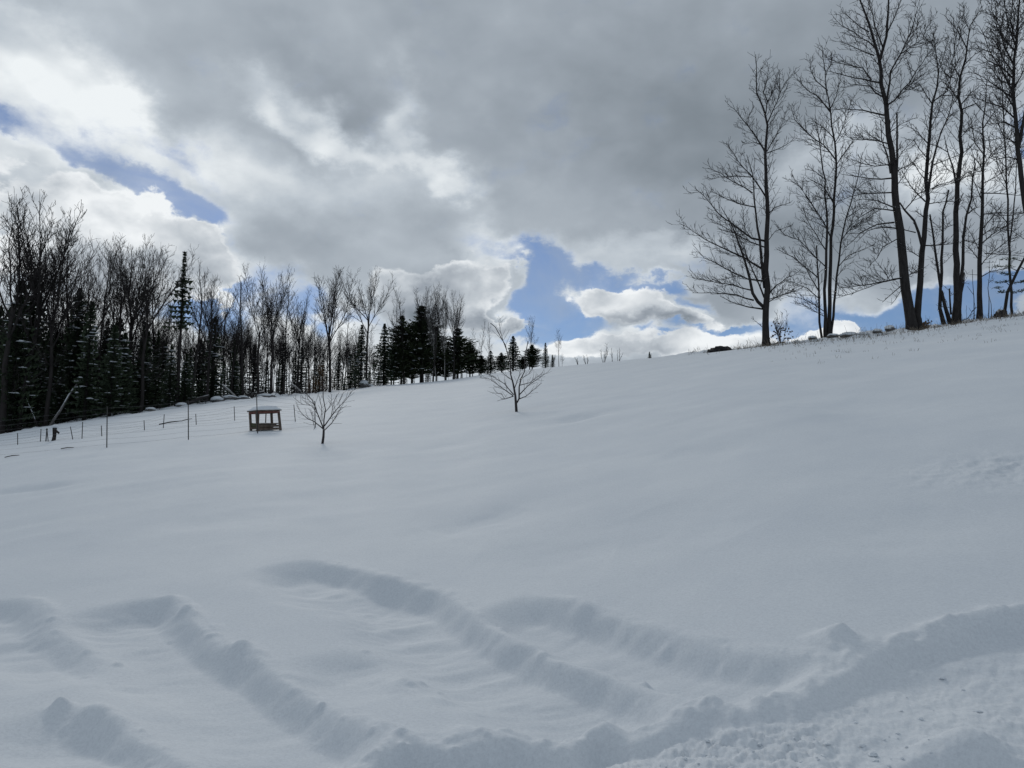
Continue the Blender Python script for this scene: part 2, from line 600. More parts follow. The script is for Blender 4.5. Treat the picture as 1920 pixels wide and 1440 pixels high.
def base_h(x, y):
    az = np.arctan2(x, y)
    rho = np.hypot(x, y)
    T = np.interp(az, TA, TT)
    RC = np.interp(az, RA, RR)
    re = np.minimum(rho, 1.7 * RC)
    z = EYE + T * re - KK * (1 - re / RC) ** 2 - 0.01 * (rho - re)
    k = 0.30
    q = z / k
    return np.where(q > 20, z, k * np.log1p(np.exp(np.minimum(q, 20)))) - 0.02


_rs = np.random.RandomState(7)
PERM = _rs.rand(256, 256)


def vnoise(x, y):
    xi = np.floor(x).astype(np.int64)
    yi = np.floor(y).astype(np.int64)
    fx, fy = x - xi, y - yi
    fx = fx * fx * fx * (fx * (fx * 6 - 15) + 10)
    fy = fy * fy * fy * (fy * (fy * 6 - 15) + 10)
    g = lambda a, b: PERM[a & 255, b & 255]
    return ((g(xi, yi) * (1 - fx) + g(xi + 1, yi) * fx) * (1 - fy) + (g(xi, yi + 1) * (1 - fx) + g(xi + 1, yi + 1) * fx) * fy) * 2 - 1


def fbm(x, y, oct=4, gain=0.5):
    s, a, n = 0, 1, 0
    for i in range(oct):
        s = s + a * vnoise(x * 2 ** i + 17.3 * i, y * 2 ** i - 9.1 * i)
        n += a
        a *= gain
    return s / n


def bh(x, y):
    return float(base_h(np.array([float(x)]), np.array([float(y)]))[0])


def ground_px(px, py):
    """point where the sight line meets the smooth hill"""
    x, z = ray(px, py)
    lo, hi = 0.5, None
    y = 1.0
    while y < 120:
        if EYE + z * y < bh(x * y, y):
            hi = y
            break
        lo = y
        y *= 1.03
    if hi is None:
        return x * 60, 60.0
    for _ in range(24):
        m = (lo + hi) / 2
        if EYE + z * m < bh(x * m, m):
            hi = m
        else:
            lo = m
    return x * hi, hi


def sm(a, lo, hi):
    t = np.clip((a - lo) / (hi - lo), 0, 1)
    return t * t * (3 - 2 * t)


def sdist(x, y, poly):
    """signed distance (positive to the right of travel), interpolated depth"""
    best = np.full(x.shape, 1e9)
    sg = np.zeros(x.shape)
    dep = np.zeros(x.shape)
    wt = np.zeros(x.shape)
    beyond = np.zeros(x.shape)
    for (ax, ay, ad), (bx, by, bd) in zip(poly[:-1], poly[1:]):
        dx, dy = bx - ax, by - ay
        L2 = dx * dx + dy * dy
        tr_ = ((x - ax) * dx + (y - ay) * dy) / L2
        t = np.clip(tr_, 0, 1)
        qx, qy = x - ax - t * dx, y - ay - t * dy
        d = np.hypot(qx, qy)
        c = dx * qy - dy * qx
        m = d < best
        best = np.where(m, d, best)
        first, last = (ax, ay) == poly[0][:2], (bx, by) == poly[-1][:2]
        bb = np.zeros(x.shape)
        if first:
            bb = np.maximum(bb, -tr_ * math.sqrt(L2))
        if last:
            bb = np.maximum(bb, (tr_ - 1) * math.sqrt(L2))
        beyond = np.where(m, bb, beyond)
        sg = np.where(m, np.where(c < 0, 1.0, -1.0), sg)
        w = 1.0 / (d ** 4 + 0.004)
        dep += w * (ad + (bd - ad) * t)
        wt += w
    return best * sg, dep / wt * (1 - sm(beyond, 0, .40))


def swath(x, y, poly):
    """lateral distance to the right of a rim that runs along one main direction, and depth there"""
    x0, y0 = poly[0][0], poly[0][1]
    ex, ey = poly[-1][0] - x0, poly[-1][1] - y0
    L = math.hypot(ex, ey)
    ex, ey = ex / L, ey / L
    pa, pb, pd = [], [], []
    for px_, py_, dd in poly:
        a_ = (px_ - x0) * ex + (py_ - y0) * ey
        if pa and a_ <= pa[-1] + .05:
            continue
        pa.append(a_)
        pb.append((px_ - x0) * ey - (py_ - y0) * ex)
        pd.append(dd)
    gi = np.linspace(pa[0] - 3, pa[-1] + 3, 800)
    gb, gd = np.interp(gi, pa, pb), np.interp(gi, pa, pd)
    st = gi[1] - gi[0]
    k = np.exp(-0.5 * (np.arange(-40, 41) * st / .13) ** 2)
    k /= k.sum()
    gb = np.convolve(np.pad(gb, 40, 'edge'), k, 'valid')
    sl_ = np.gradient(gb, st)
    A = (x - x0) * ex + (y - y0) * ey
    B = (x - x0) * ey - (y - y0) * ex
    f = 1 / np.sqrt(1 + np.interp(A, gi, sl_) ** 2)
    s_ = (B - np.interp(A, gi, gb)) * f
    d_ = np.interp(A, gi, gd)
    # the far end is a rounded scoop
    rel = A - pa[0] - .55 * np.clip(s_ - .4, 0, 2) ** 2
    d_ = d_ * sm(rel, -.05, .55) * (1 - sm(A, pa[-1] - .3, pa[-1] + .5))
    return s_, d_


def poly_px(pts):
    out = []
    for px, py, d in pts:
        gx, gy = ground_px(px, py)
        out.append((gx, gy, d))
    return out


# rims of the ploughed swaths: (photo x, photo y, depth), bank width, floor width, run-out, berm
TR = [
    (poly_px([(15, 1122, .15), (75, 1135, .16), (110, 1180, .15), (165, 1208, .14), (215, 1228, .10), (235, 1262, .0)]), .30, .12, .65, .03),
    (poly_px([(272, 1122, .17), (322, 1130, .19), (370, 1172, .17), (440, 1212, .18), (500, 1245, .19), (560, 1278, .20), (620, 1318, .20), (680, 1358, .18), (735, 1395, .10)]), .26, .22, .85, .05),
    (poly_px([(592, 1046, .17), (650, 1062, .18), (710, 1084, .19), (780, 1094, .21), (840, 1118, .22), (882, 1148, .21), (940, 1180, .21), (1010, 1212, .21), (1080, 1238, .20),
              (1160, 1262, .23), (1240, 1290, .20), (1310, 1316, .08)]), .27, .30, .80, .045),
    (poly_px([(990, 1110, .18), (1080, 1132, .19), (1150, 1158, .19), (1250, 1186, .18), (1340, 1206, .17), (1420, 1218, .17), (1500, 1222, .14), (1570, 1226, .03)]), .28, .20, 0.50, .04),
    (poly_px([(95, 1322, .10), (150, 1330, .15), (205, 1342, .16), (250, 1368, .16), (320, 1402, .12), (400, 1445, .08), (480, 1500, .02)]), .20, .10, .7, .05),
    (poly_px([(690, 1205, .10), (745, 1222, .12), (780, 1250, .10), (815, 1285, .02)]), .40, .1, .6, .0),
    (poly_px([(1600, 1450, .02), (1660, 1412, .12), (1720, 1398, .20), (1800, 1394, .20), (1930, 1402, .22), (2100, 1400, .2)]), .18, .5, 2.0, .03),
]
EDGE = poly_px([(560, 1640, .12), (610, 1500, .13), (665, 1438, .14), (760, 1394, .17), (840, 1405, .14), (900, 1392, .14), (960, 1374, .15), (1060, 1374, .14), (1110, 1348, .17), (1190, 1356, .11), (1260, 1335, .07), (1330, 1316, .08),
                (1400, 1324, .06), (1490, 1308, .08), (1545, 1270, .10), (1600, 1232, .12), (1660, 1208, .12), (1740, 1186, .125), (1830, 1164, .13), (1930, 1146, .13), (2200, 1120, .13)])
LUMPS = []   # x, y, radius, height, sharpness
for px, py, rp, h, q in [(1132, 1345, 34, .13, 1.0), (1095, 1365, 30, .05, 1), (1582, 1200, 26, .11, .8), (1550, 1200, 30, .05, 1), (1820, 1385, 60, .14, 1), (112, 1326, 15, .08, .9), (165, 1336, 30, .03, 1),
                         (758, 1275, 34, .07, .8), (1210, 1262, 12, .05, .8), (1090, 1142, 24, .04, 1), (825, 1305, 30, .03, 1), (455, 1218, 20, .05, 1), (345, 1150, 16, .05, 1), (870, 1375, 30, .04, 1)]:
    gx, gy = ground_px(px, py)
    LUMPS.append((gx, gy, rp / F * gy, h, q))


# clods half sunk in the lips of the swaths
CLODS = []
_rc = random.Random(71)
for _i in range(150):
    _p = EDGE[2:-1] if _rc.random() < .45 else _rc.choice(TR)[0]
    _k = _rc.randrange(len(_p) - 1)
    _u = _rc.random()
    _dx, _dy = _p[_k + 1][0] - _p[_k][0], _p[_k + 1][1] - _p[_k][1]
    _L = math.hypot(_dx, _dy)
    _o = _rc.gauss(.06, .09)
    _r = .018 + .034 * _rc.random() ** 2
    CLODS.append((_p[_k][0] + _dx * _u + _dy / _L * _o, _p[_k][1] + _dy * _u - _dx / _L * _o, _r, _r * _rc.uniform(.25, .55)))
DRIFTS = []
for a_, b_, dd_, ww_ in [((-60, 932), (140, 908), .10, .30), ((1045, 792), (1135, 772), .13, .5), ((820, 1004), (985, 950), .07, .45), ((760, 850), (900, 822), .06, .6), ((880, 1052), (1160, 1032), .05, .6),
                         ((1250, 850), (1400, 838), .05, .5), ((1200, 960), (1420, 985), .05, .7), ((300, 990), (520, 968), .05, .5), ((1560, 1010), (1850, 960), .05, .6), ((1480, 740), (1700, 770), .10, .9)]:
    DRIFTS.append((*ground_px(*a_), *ground_px(*b_), dd_, ww_))


def height(x, y, fine=True):
    z = base_h(x, y)
    rho = np.hypot(x, y)
    az = np.arctan2(x, y)
    RC = np.interp(az, RA, RR)
    # wind-laid undulation
    z = z + 0.055 * fbm(x * 0.23 + 3, y * 0.23, 3) * sm(rho, 5, 14) + 0.012 * fbm(x * 1.3, y * 1.1, 3)
    z = z + 0.028 * fbm((x + y * 0.35) * 0.18 + 40, (y - x * 0.3) * 0.75, 3) * sm(rho, 7, 16)
    # hummocks under the snow along the wood's edge and the stone row on the right
    edge = np.exp(-((rho / RC - 1.0) / 0.055) ** 2)
    side = sm(az, R(8), R(17)) + (1 - sm(az, R(-11), R(-8)))
    lump = np.maximum(fbm(x * 0.9, y * 0.9 + 50, 3), -0.1)
    z = z + 0.50 * lump * edge * side
    near = rho < 40
    if not near.any():
        return z
    xn, yn, rn = x[near], y[near], rho[near]
    wob = 0.07 * fbm(xn * 1.7, yn * 1.7, 3) + 0.010 * fbm(xn * 7, yn * 7, 2) - 0.025 * np.abs(fbm(xn * 1.9 + 5, yn * 1.9, 2))
    crumb = fbm(xn * 6 + 11, yn * 6, 3)
    soft_ = fbm(xn * 2.2 + 31, yn * 2.2, 2)
    # sastrugi on the swath floors, lying across the line of travel
    ripple = fbm((xn + yn * .2) * 1.5 + .6 * fbm(xn, yn, 2), (yn - xn * 0.35) * 3.6, 3, .45)
    cut = np.zeros(xn.shape)
    berm = np.zeros(xn.shape)
    floor = np.zeros(xn.shape)
    for poly, w, fl, run, bm in TR:
        s, d = swath(xn, yn, poly)
        s = s + wob
        down = sm(s, 0, w)
        back = 1 - sm(s, w + fl, w + fl + run)
        cut = cut - 1.0 * d * down * back * (1 + 0.10 * soft_)
        k = sm(d, .02, .12)
        berm += bm * np.exp(-((s + .05) / .075) ** 2) * (0.35 + 1.1 * np.maximum(soft_, -.1) + .4 * crumb) * k * .8
        floor = np.maximum(floor, down * back * k)
    cut = -0.30 * np.tanh(-cut / 0.30)
    cut += 0.026 * ripple * floor * (0.5 + 0.9 * np.abs(fbm(xn * .5 + 3, yn * .5, 2)) * 2)
    s, d = sdist(xn, yn, EDGE)
    s = s + wob * 0.8
    down = sm(s, -.02, .15)
    h = -d * down
    berm += 0.045 * np.exp(-((s + .06) / .08) ** 2) * (0.5 + 1.1 * crumb)
    road = sm(s, .05, .32)
    cut = cut * (1 - down) + (h + 0.8 * cut) * down
    # trampled, broken crust on the drive
    patch = sm(fbm(xn * 0.55 + 9, yn * 0.8 + 4, 2), -0.35, 0.35)
    n1 = fbm(xn * 10, yn * 12, 4, 0.65)
    n2 = np.abs(fbm(xn * 15 + 7, yn * 15, 3, .6))
    plate = fbm(xn * 3.6 + 2, yn * 4.6, 3, .6)
    slab_ = np.round(plate * 5) / 5 * .7 + plate * .3
    rough = 0.052 * n1 - 0.055 * n2 + 0.040 * slab_
    right = sm(xn / np.maximum(yn, .1), -0.03, 0.06) * (1 - 0.75 * sm(xn / np.maximum(yn, .1), 0.34, 0.48))
    cut += road * (0.006 * n1 + rough * (0.35 + 0.65 * patch) * right)
    cut += road * 0.05 * fbm(xn * 1.4, yn * 1.9 + 8, 3)
    zz = z[near] + cut + berm
    for lx, ly, lr, lh, q in LUMPS:
        d_ = np.hypot(xn - lx, yn - ly) / lr * (1 + .35 * crumb)
        zz += lh * np.exp(-d_ ** (2 * q))
    if fine:
        for lx, ly, lr, lh in CLODS:
            box = (np.abs(xn - lx) < 3 * lr) & (np.abs(yn - ly) < 3 * lr)
            d_ = np.hypot(xn[box] - lx, yn[box] - ly) / lr * (1 + .5 * crumb[box])
            zz[box] += lh * np.exp(-d_ ** 3)
    # faint drifts and an old trail
    for (ax_, ay_, bx_, by_, dd_, ww_) in DRIFTS:
        ex, ey = bx_ - ax_, by_ - ay_
        t_ = np.clip(((xn - ax_) * ex + (yn - ay_) * ey) / (ex * ex + ey * ey), 0, 1)
        q_ = np.hypot(xn - ax_ - t_ * ex, yn - ay_ - t_ * ey) + .25 * ww_ * soft_
        zz -= dd_ * np.exp(-(q_ / ww_) ** 2) * np.sin(np.pi * np.clip(t_, .02, .98)) ** .5
    # scuffed snow on the bank above the drive, far right
    gx, gy = ground_px(1925, 872)
    e_ = np.exp(-(((xn - gx) / 1.2) ** 2 + ((yn - gy) / .7) ** 2))
    zz += 0.06 * e_ * fbm(xn * 6, yn * 6, 3, .6)
    z = z.copy()
    z[near] = zz
    return z


def gz(x, y):
    return float(height(np.array([float(x)]), np.array([float(y)]), False)[0])


def make_ground():
    a_in = np.linspace(R(-39), R(39), 820)
    a_out = np.linspace(R(40), R(320), 92)[1:-1]
    az = np.concatenate([a_in, a_out])
    r = np.concatenate([np.array([.4, .9, 1.5, 2.0]), np.geomspace(2.3, 12, 420), np.geomspace(12.08, 110, 310), np.geomspace(118, 2500, 24)])
    A, Rr = np.meshgrid(az, r)
    X = np.sin(A) * Rr
    Y = np.cos(A) * Rr
    Z = height(X.ravel(), Y.ravel()).reshape(X.shape)
    nr, na = X.shape
    co = np.stack([X, Y, Z], -1).reshape(-1, 3)
    co = np.concatenate([co, np.array([[0, 0, bh(0, 0.1)]])])
    i = np.arange(nr - 1)[:, None]
    j = np.arange(na)[None, :]
    j2 = (j + 1) % na
    q = np.stack([i * na + j, i * na + j2, (i + 1) * na + j2, (i + 1) * na + j], -1).reshape(-1, 4)[:, ::-1]
    c = len(co) - 1
    tri = np.stack([np.full(na, c), (np.arange(na) + 1) % na, np.arange(na)], -1)
    me = bpy.data.meshes.new('snow_field')
    nq, ntz = len(q), len(tri)
    me.vertices.add(len(co))
    me.vertices.foreach_set('co', co.ravel().astype(np.float32))
    me.loops.add(nq * 4 + ntz * 3)
    me.loops.foreach_set('vertex_index', np.concatenate([q.ravel(), tri.ravel()]).astype(np.int32))
    me.polygons.add(nq + ntz)
    ls = np.concatenate([np.arange(nq) * 4, nq * 4 + np.arange(ntz) * 3])
    me.polygons.foreach_set('loop_start', ls.astype(np.int32))
    me.polygons.foreach_set('use_smooth', np.ones(nq + ntz, bool))
    me.update(calc_edges=True)
    me.validate()
    me.materials.append(SNOW)
    tag(place('snow_covered_ground', me), None, None, None, 'structure')


make_ground()


# ------------------------------------------------------------------ branching
def rv(rnd, s=1.0):
    return Vector((rnd.gauss(0, s), rnd.gauss(0, s), rnd.gauss(0, s)))


def path_from(p, d, L, n, wander, up, rnd):
    pts = [p.copy()]
    d = d.normalized()
    st = L / n
    for i in range(n):
        d = (d + rv(rnd, wander) + Vector((0, 0, up / n))).normalized()
        p = p + d * st
        pts.append(p)
    return pts


def resample(pts, step):
    out = [pts[0]]
    for a, b in zip(pts[:-1], pts[1:]):
        n = max(1, int((b - a).length / step))
        for i in range(1, n + 1):
            out.append(a.lerp(b, i / n))
    return out


def jig(pts, amt, rnd):
    return [pts[0]] + [p + rv(rnd, amt) for p in pts[1:-1]] + [pts[-1]]


class Style:
    def __init__(s, dens=(2.2, 3.2, 4.0), start=(.15, .12, .1), ratio=(.42, .45, .5), ang=(42, 45, 45), up=(.5, .4, .3), wander=.10, minL=.22, rmin=.011, maxlev=3, curve=None):
        s.dens, s.start, s.ratio, s.ang, s.up = dens, start, ratio, ang, up
        s.wander, s.minL, s.rmin, s.maxlev, s.curve = wander, minL, rmin, maxlev, curve


def grow(mb, pts, r0, r1, lev, S, rnd, draw=True, lmax=None):
    n = len(pts)
    seg = [0]
    for a, b in zip(pts[:-1], pts[1:]):
        seg.append(seg[-1] + (b - a).length)
    L = seg[-1]
    rads = [max(S.rmin * .75, r0 + (r1 - r0) * (q / L) ** 0.85) for q in seg]
    if draw:
        mb.tube(pts, rads, 8 if r0 > .12 else (6 if r0 > .05 else (4 if r0 > .022 else 3)), cap=lev < 2)
    if lev >= S.maxlev:
        return
    k = min(lev, len(S.dens) - 1)
    cnt = int(S.dens[k] * L * rnd.uniform(.85, 1.15) + rnd.random())
    phi = rnd.uniform(0, 6.28)
    for c in range(cnt):
        t = S.start[k] + (1 - S.start[k]) * ((c + rnd.uniform(.1, .9)) / cnt)
        q = t * L
        i = 0
        while i < n - 2 and seg[i + 1] < q:
            i += 1
        f = (q - seg[i]) / max(1e-6, seg[i + 1] - seg[i])
        p = pts[i].lerp(pts[i + 1], min(1, f))
        d = (pts[i + 1] - pts[i]).normalized()
        cl = S.ratio[k] * L * (1 - .62 * t) * rnd.uniform(.6, 1.25)
        if lmax:
            cl = min(cl, lmax * rnd.uniform(.6, 1))
        if cl < S.minL:
            if rnd.random() < .5:
                continue
            cl = S.minL * rnd.uniform(.8, 1.3)
        phi += 2.4 + rnd.uniform(-.5, .5)
        o = d.orthogonal().normalized()
        o = Matrix.Rotation(phi, 3, d) @ o
        a = R(S.ang[k] * rnd.uniform(.7, 1.25))
        cd = (d * math.cos(a) + o * math.sin(a)).normalized()
        if cd.z < -.25:
            cd.z *= -.5
            cd.normalize()
        rr = max(S.rmin, min((rads[i]) * .62, cl * .014))
        ns = 5 if lev == 0 else (4 if lev == 1 else 3 if cl > .5 else 2)
        cp = path_from(p, cd, cl, ns, S.wander * (1 + .4 * lev), S.up[k], rnd)
        grow(mb, cp, rr, S.rmin * .7, lev + 1, S, rnd)


# ------------------------------------------------------------------ the large bare trees on the right, drawn stem by stem
def P3(px, py, Y):
    x, z = ray(px, py)
    return Vector((x * Y, Y, EYE + z * Y))


def hero_tree(name, label, base, Y, trunks, limbs, S, seed, cat='tree', mat=BARK, spread=1.0, auto=None, stemS=None):
    """trunks: (points, r0, r1); limbs: (points, r0). Points are (photo x, photo y)"""
    rnd = random.Random(seed)
    b = P3(base[0], base[1], Y)
    b.z = gz(b.x, b.y) - .05
    t = thing(name, b, label, cat)
    for pts, r0, r1 in trunks:
        off = rnd.uniform(-.5, .5) * spread
        n = len(pts)
        w = [P3(px, py, Y + off * (i / max(1, n - 1)) * 3) for i, (px, py) in enumerate(pts)]
        if abs(pts[0][1] - base[1]) < 12:
            w[0].z = min(w[0].z, gz(w[0].x, w[0].y)) - .15
        w = [q - b for q in w]
        w = jig(resample(w, .8), .025, rnd)
        L = [0]
        for a_, b_ in zip(w[:-1], w[1:]):
            L.append(L[-1] + (b_ - a_).length)
        rads = [max(.014, .88 * (r0 + (r1 - r0) * q / L[-1])) for q in L]
        if r0 > .1 and abs(pts[0][1] - base[1]) < 12:
            rads[0] *= 1.35
            if len(rads) > 1:
                rads[1] *= 1.06
        mb = MB()
        mb.tube(w, rads, 9 if r0 > .09 else 6)
        mb.build('trunk', mat, t)
        if stemS:
            mb2 = MB()
            grow(mb2, w, r0, r1, 0, stemS, rnd, draw=False, lmax=2.4)
            if mb2.v:
                tag(mb2.build('small_branches', mat, t), None, None, None, 'stuff')
    for pts, r0 in limbs:
        off = rnd.uniform(-1.6, 1.6) * spread
        n = len(pts)
        w = [P3(px, py, Y + off * (i / (n - 1))) - b for i, (px, py) in enumerate(pts)]
        w = jig(resample(w, .55), .03, rnd)
        mb = MB()
        grow(mb, w, r0, S.rmin, 0 if r0 > .05 else 1, S, rnd)
        mb.build('limb', mat, t)
    return t


SM = Style(dens=(3.2, 5.2, 5.6), start=(.12, .1, .1), ratio=(.34, .42, .5), ang=(40, 42, 42), up=(.45, .35, .25), minL=.30, rmin=.0125, wander=.07)
SMS = Style(wander=.07, dens=(1.9, 3.6, 4.6), start=(.42, .12, .1), ratio=(.12, .42, .5), ang=(48, 44, 42), up=(.5, .35, .25), minL=.35, rmin=.0125)

hero_tree('maple_tree', 'bare tree standing apart at the left end of the ridge, limbs spread left', (1437, 652), 48.5,
          [([(1437, 652), (1435.5, 582), (1436.7, 538), (1437, 449), (1439, 404), (1437, 369), (1435.5, 324), (1436, 289), (1437, 236), (1436, 218), (1431, 204), (1418, 176), (1419, 147), (1417, 102)], .26, .02),
           ([(1434, 578), (1422, 566), (1412, 549), (1404, 520), (1395.5, 484), (1378, 438), (1371, 422), (1352, 388)], .13, .02),
           ([(1434, 540), (1429, 493), (1424, 449), (1418, 404), (1412, 347), (1410, 324), (1400, 290)], .12, .02)],
          [([(1434, 580), (1404, 575), (1382, 571), (1370, 566), (1350, 555)], .06),
           ([(1413, 563), (1382, 553), (1347, 550), (1298, 549)], .055),
           ([(1408, 544), (1373, 535), (1347, 532), (1298, 520)], .05),
           ([(1431, 527), (1404, 523), (1373, 511), (1340, 491), (1320, 484), (1302, 462)], .06),
           ([(1429, 504), (1395, 484), (1360, 467), (1322, 449), (1273, 418)], .07),
           ([(1435, 452), (1409, 447), (1373, 420), (1347, 400), (1313, 360), (1290, 362)], .07),
           ([(1435, 464), (1409, 452), (1384, 442), (1364, 429), (1333, 411)], .05),
           ([(1437, 371), (1418, 342), (1395, 315), (1375, 287), (1362, 269)], .06),
           ([(1415, 388), (1384, 382), (1360, 373), (1333, 358)], .045),
           ([(1411, 362), (1378, 342), (1351, 324), (1327, 315)], .045),
           ([(1409, 332), (1378, 331), (1350, 334), (1329, 338)], .035),
           ([(1435, 284), (1418, 255), (1402, 235), (1378, 207), (1364, 195)], .06),
           ([(1430, 273), (1415, 268), (1393, 271)], .03),
           ([(1402, 235), (1403, 222), (1412, 200), (1410, 190)], .03),
           ([(1438, 287), (1462, 278), (1493, 260)], .04),
           ([(1438, 284), (1453, 258), (1467, 231), (1473, 209)], .05),
           ([(1438, 233), (1449, 209), (1462, 175), (1475, 153), (1490, 133)], .05),
           ([(1436, 213), (1439, 191), (1431, 173), (1437, 150), (1442, 124)], .045),
           ([(1439, 190), (1453, 169), (1457, 153), (1457, 135)], .035),
           ([(1462, 175), (1463, 150), (1462, 130)], .03),
           ([(1442, 400), (1453, 389), (1480, 382), (1480, 372)], .045),
           ([(1442, 449), (1453, 433), (1482, 423)], .03),
           ([(1438, 558), (1455, 535), (1475, 522), (1500, 507)], .06),
           ([(1440, 562), (1456, 556), (1460, 544), (1489, 545)], .045),
           ([(1440, 567), (1462, 555), (1484, 547), (1500, 541)], .045),
           ([(1433, 558), (1424, 533), (1409, 502), (1395, 467), (1378, 433)], .06),
           ([(1436, 470), (1428, 490), (1414, 512)], .02),
           ([(1432, 616), (1420, 604), (1408, 596)], .02)],
          SM, 3, stemS=SMS)

hero_tree('maple_clump', 'bare tree of four close upright stems from one base, second along the ridge row', (1549, 633), 48.0,
          [([(1542, 633), (1536, 604), (1534.6, 543), (1532, 494), (1531, 460)], .09, .04),
           ([(1548, 633), (1546.7, 543), (1550, 470), (1549, 397), (1547, 336), (1544, 320), (1537, 279), (1528, 215)], .13, .02),
           ([(1553, 633), (1556.5, 519), (1559, 446), (1564, 373), (1568.6, 312), (1566, 267), (1556.5, 206), (1547, 134), (1541, 85)], .15, .02),
           ([(1557, 630), (1568.6, 519), (1576, 458), (1585.6, 409), (1600, 361), (1612, 312), (1617, 285)], .10, .02)],
          [([(1558, 446), (1545, 415), (1520, 380), (1500, 350), (1480, 335)], .045), ([(1562, 380), (1545, 350), (1525, 340), (1500, 342)], .04),
           ([(1567, 300), (1545, 270), (1525, 258), (1490, 225), (1482, 198)], .05), ([(1564, 260), (1545, 240), (1530, 230), (1515, 234)], .035),
           ([(1557, 210), (1530, 180), (1505, 160), (1495, 150)], .05), ([(1552, 170), (1530, 150), (1520, 130), (1520, 110)], .04),
           ([(1568, 310), (1590, 280), (1600, 262), (1612, 250)], .045), ([(1566, 267), (1580, 240), (1590, 215), (1598, 180)], .04),
           ([(1556, 206), (1568, 180), (1575, 150), (1580, 128)], .04), ([(1549, 140), (1558, 120), (1560, 100)], .03),
           ([(1536, 560), (1515, 540), (1490, 530), (1470, 525)], .035), ([(1535, 545), (1518, 520), (1505, 490), (1495, 470)], .045),
           ([(1533, 520), (1510, 500), (1485, 480), (1462, 470)], .04), ([(1548, 500), (1520, 470), (1500, 450), (1470, 440), (1460, 425)], .04),
           ([(1549, 470), (1530, 440), (1512, 410), (1505, 385)], .04), ([(1547, 585), (1525, 572), (1500, 560), (1478, 556)], .03),
           ([(1549, 595), (1530, 584), (1510, 571), (1492, 566)], .025), ([(1572, 500), (1590, 480), (1612, 470), (1640, 458)], .035),
           ([(1578, 450), (1600, 425), (1625, 410), (1650, 392)], .04), ([(1586, 409), (1605, 395), (1630, 380)], .035), ([(1600, 361), (1620, 345), (1640, 335)], .03),
           ([(1569, 520), (1585, 498), (1600, 492)], .025), ([(1547, 336), (1530, 320), (1510, 316)], .03), ([(1564, 373), (1540, 372), (1520, 380)], .03)],
          SM, 4, stemS=SMS)

hero_tree('big_leaning_tree', 'tallest thick bare ridge tree, leaning left, crown cut by the frame top', (1711, 630), 46.5,
          [([(1711, 630), (1700, 543), (1690, 458), (1680, 385), (1675.5, 312), (1666, 255), (1661, 194), (1652, 158), (1649, 109), (1639, 78), (1627, 36), (1612, 0), (1604, -50)], .36, .03),
           ([(1650, 112), (1663, 68), (1666, 0), (1668, -60)], .11, .03),
           ([(1681, 352), (1681, 300), (1681.6, 211)], .10, .05)],
          [([(1663, 194), (1671, 134), (1688, 100), (1712, 49), (1724, 0)], .075), ([(1664, 197), (1695, 168), (1729, 117), (1760, 75)], .06),
           ([(1688, 102), (1729, 73), (1748, 32)], .05), ([(1695, 168), (1720, 148), (1745, 130)], .035),
           ([(1658, 216), (1617, 206), (1580, 204), (1552, 207)], .06), ([(1656, 182), (1629, 163), (1602, 159), (1580, 165)], .05),
           ([(1649, 155), (1600, 146), (1570, 138), (1544, 131)], .06), ([(1639, 104), (1605, 90), (1590, 82), (1573, 78)], .045),
           ([(1634, 150), (1618, 130), (1590, 122), (1570, 118), (1549, 107)], .045), ([(1629, 60), (1600, 40), (1575, 20)], .04), ([(1641, 90), (1600, 62), (1578, 48), (1565, 35)], .045),
           ([(1655, 88), (1640, 50), (1630, 10), (1625, -30)], .05), ([(1664, 60), (1680, 30), (1690, 0), (1700, -20)], .05), ([(1652, 100), (1644, 62), (1650, 30)], .03),
           ([(1670, 325), (1662, 290), (1654, 262), (1651, 226)], .07), ([(1672, 334), (1629, 334), (1600, 330), (1578, 327)], .055),
           ([(1672, 361), (1617, 363), (1590, 370), (1570, 380)], .05), ([(1678, 390), (1641, 375), (1617, 373), (1600, 378)], .05),
           ([(1677, 395), (1641, 392), (1610, 410), (1590, 430)], .05), ([(1677, 417), (1641, 421), (1612, 436), (1583, 465)], .055), ([(1682, 428), (1650, 425), (1625, 433), (1605, 455)], .05),
           ([(1682, 448), (1656, 465), (1645, 485), (1627, 504)], .04), ([(1694, 521), (1629, 533), (1573, 540)], .06), ([(1680, 524), (1640, 533), (1617, 543), (1566, 560)], .045),
           ([(1693, 533), (1676, 548), (1654, 567)], .035), ([(1692, 540), (1680, 560), (1670, 572)], .025), ([(1694, 521), (1710, 514), (1722, 507), (1727, 518)], .05),
           ([(1666, 250), (1690, 232), (1705, 225), (1720, 220)], .035), ([(1682, 300), (1700, 275), (1715, 262)], .035), ([(1683, 320), (1705, 310), (1725, 292)], .035),
           ([(1668, 270), (1640, 262), (1600, 262), (1580, 250)], .045), ([(1673, 308), (1640, 312), (1610, 305), (1590, 312)], .045), ([(1680, 350), (1700, 320), (1722, 295)], .04)],
          SM, 5, stemS=SMS)

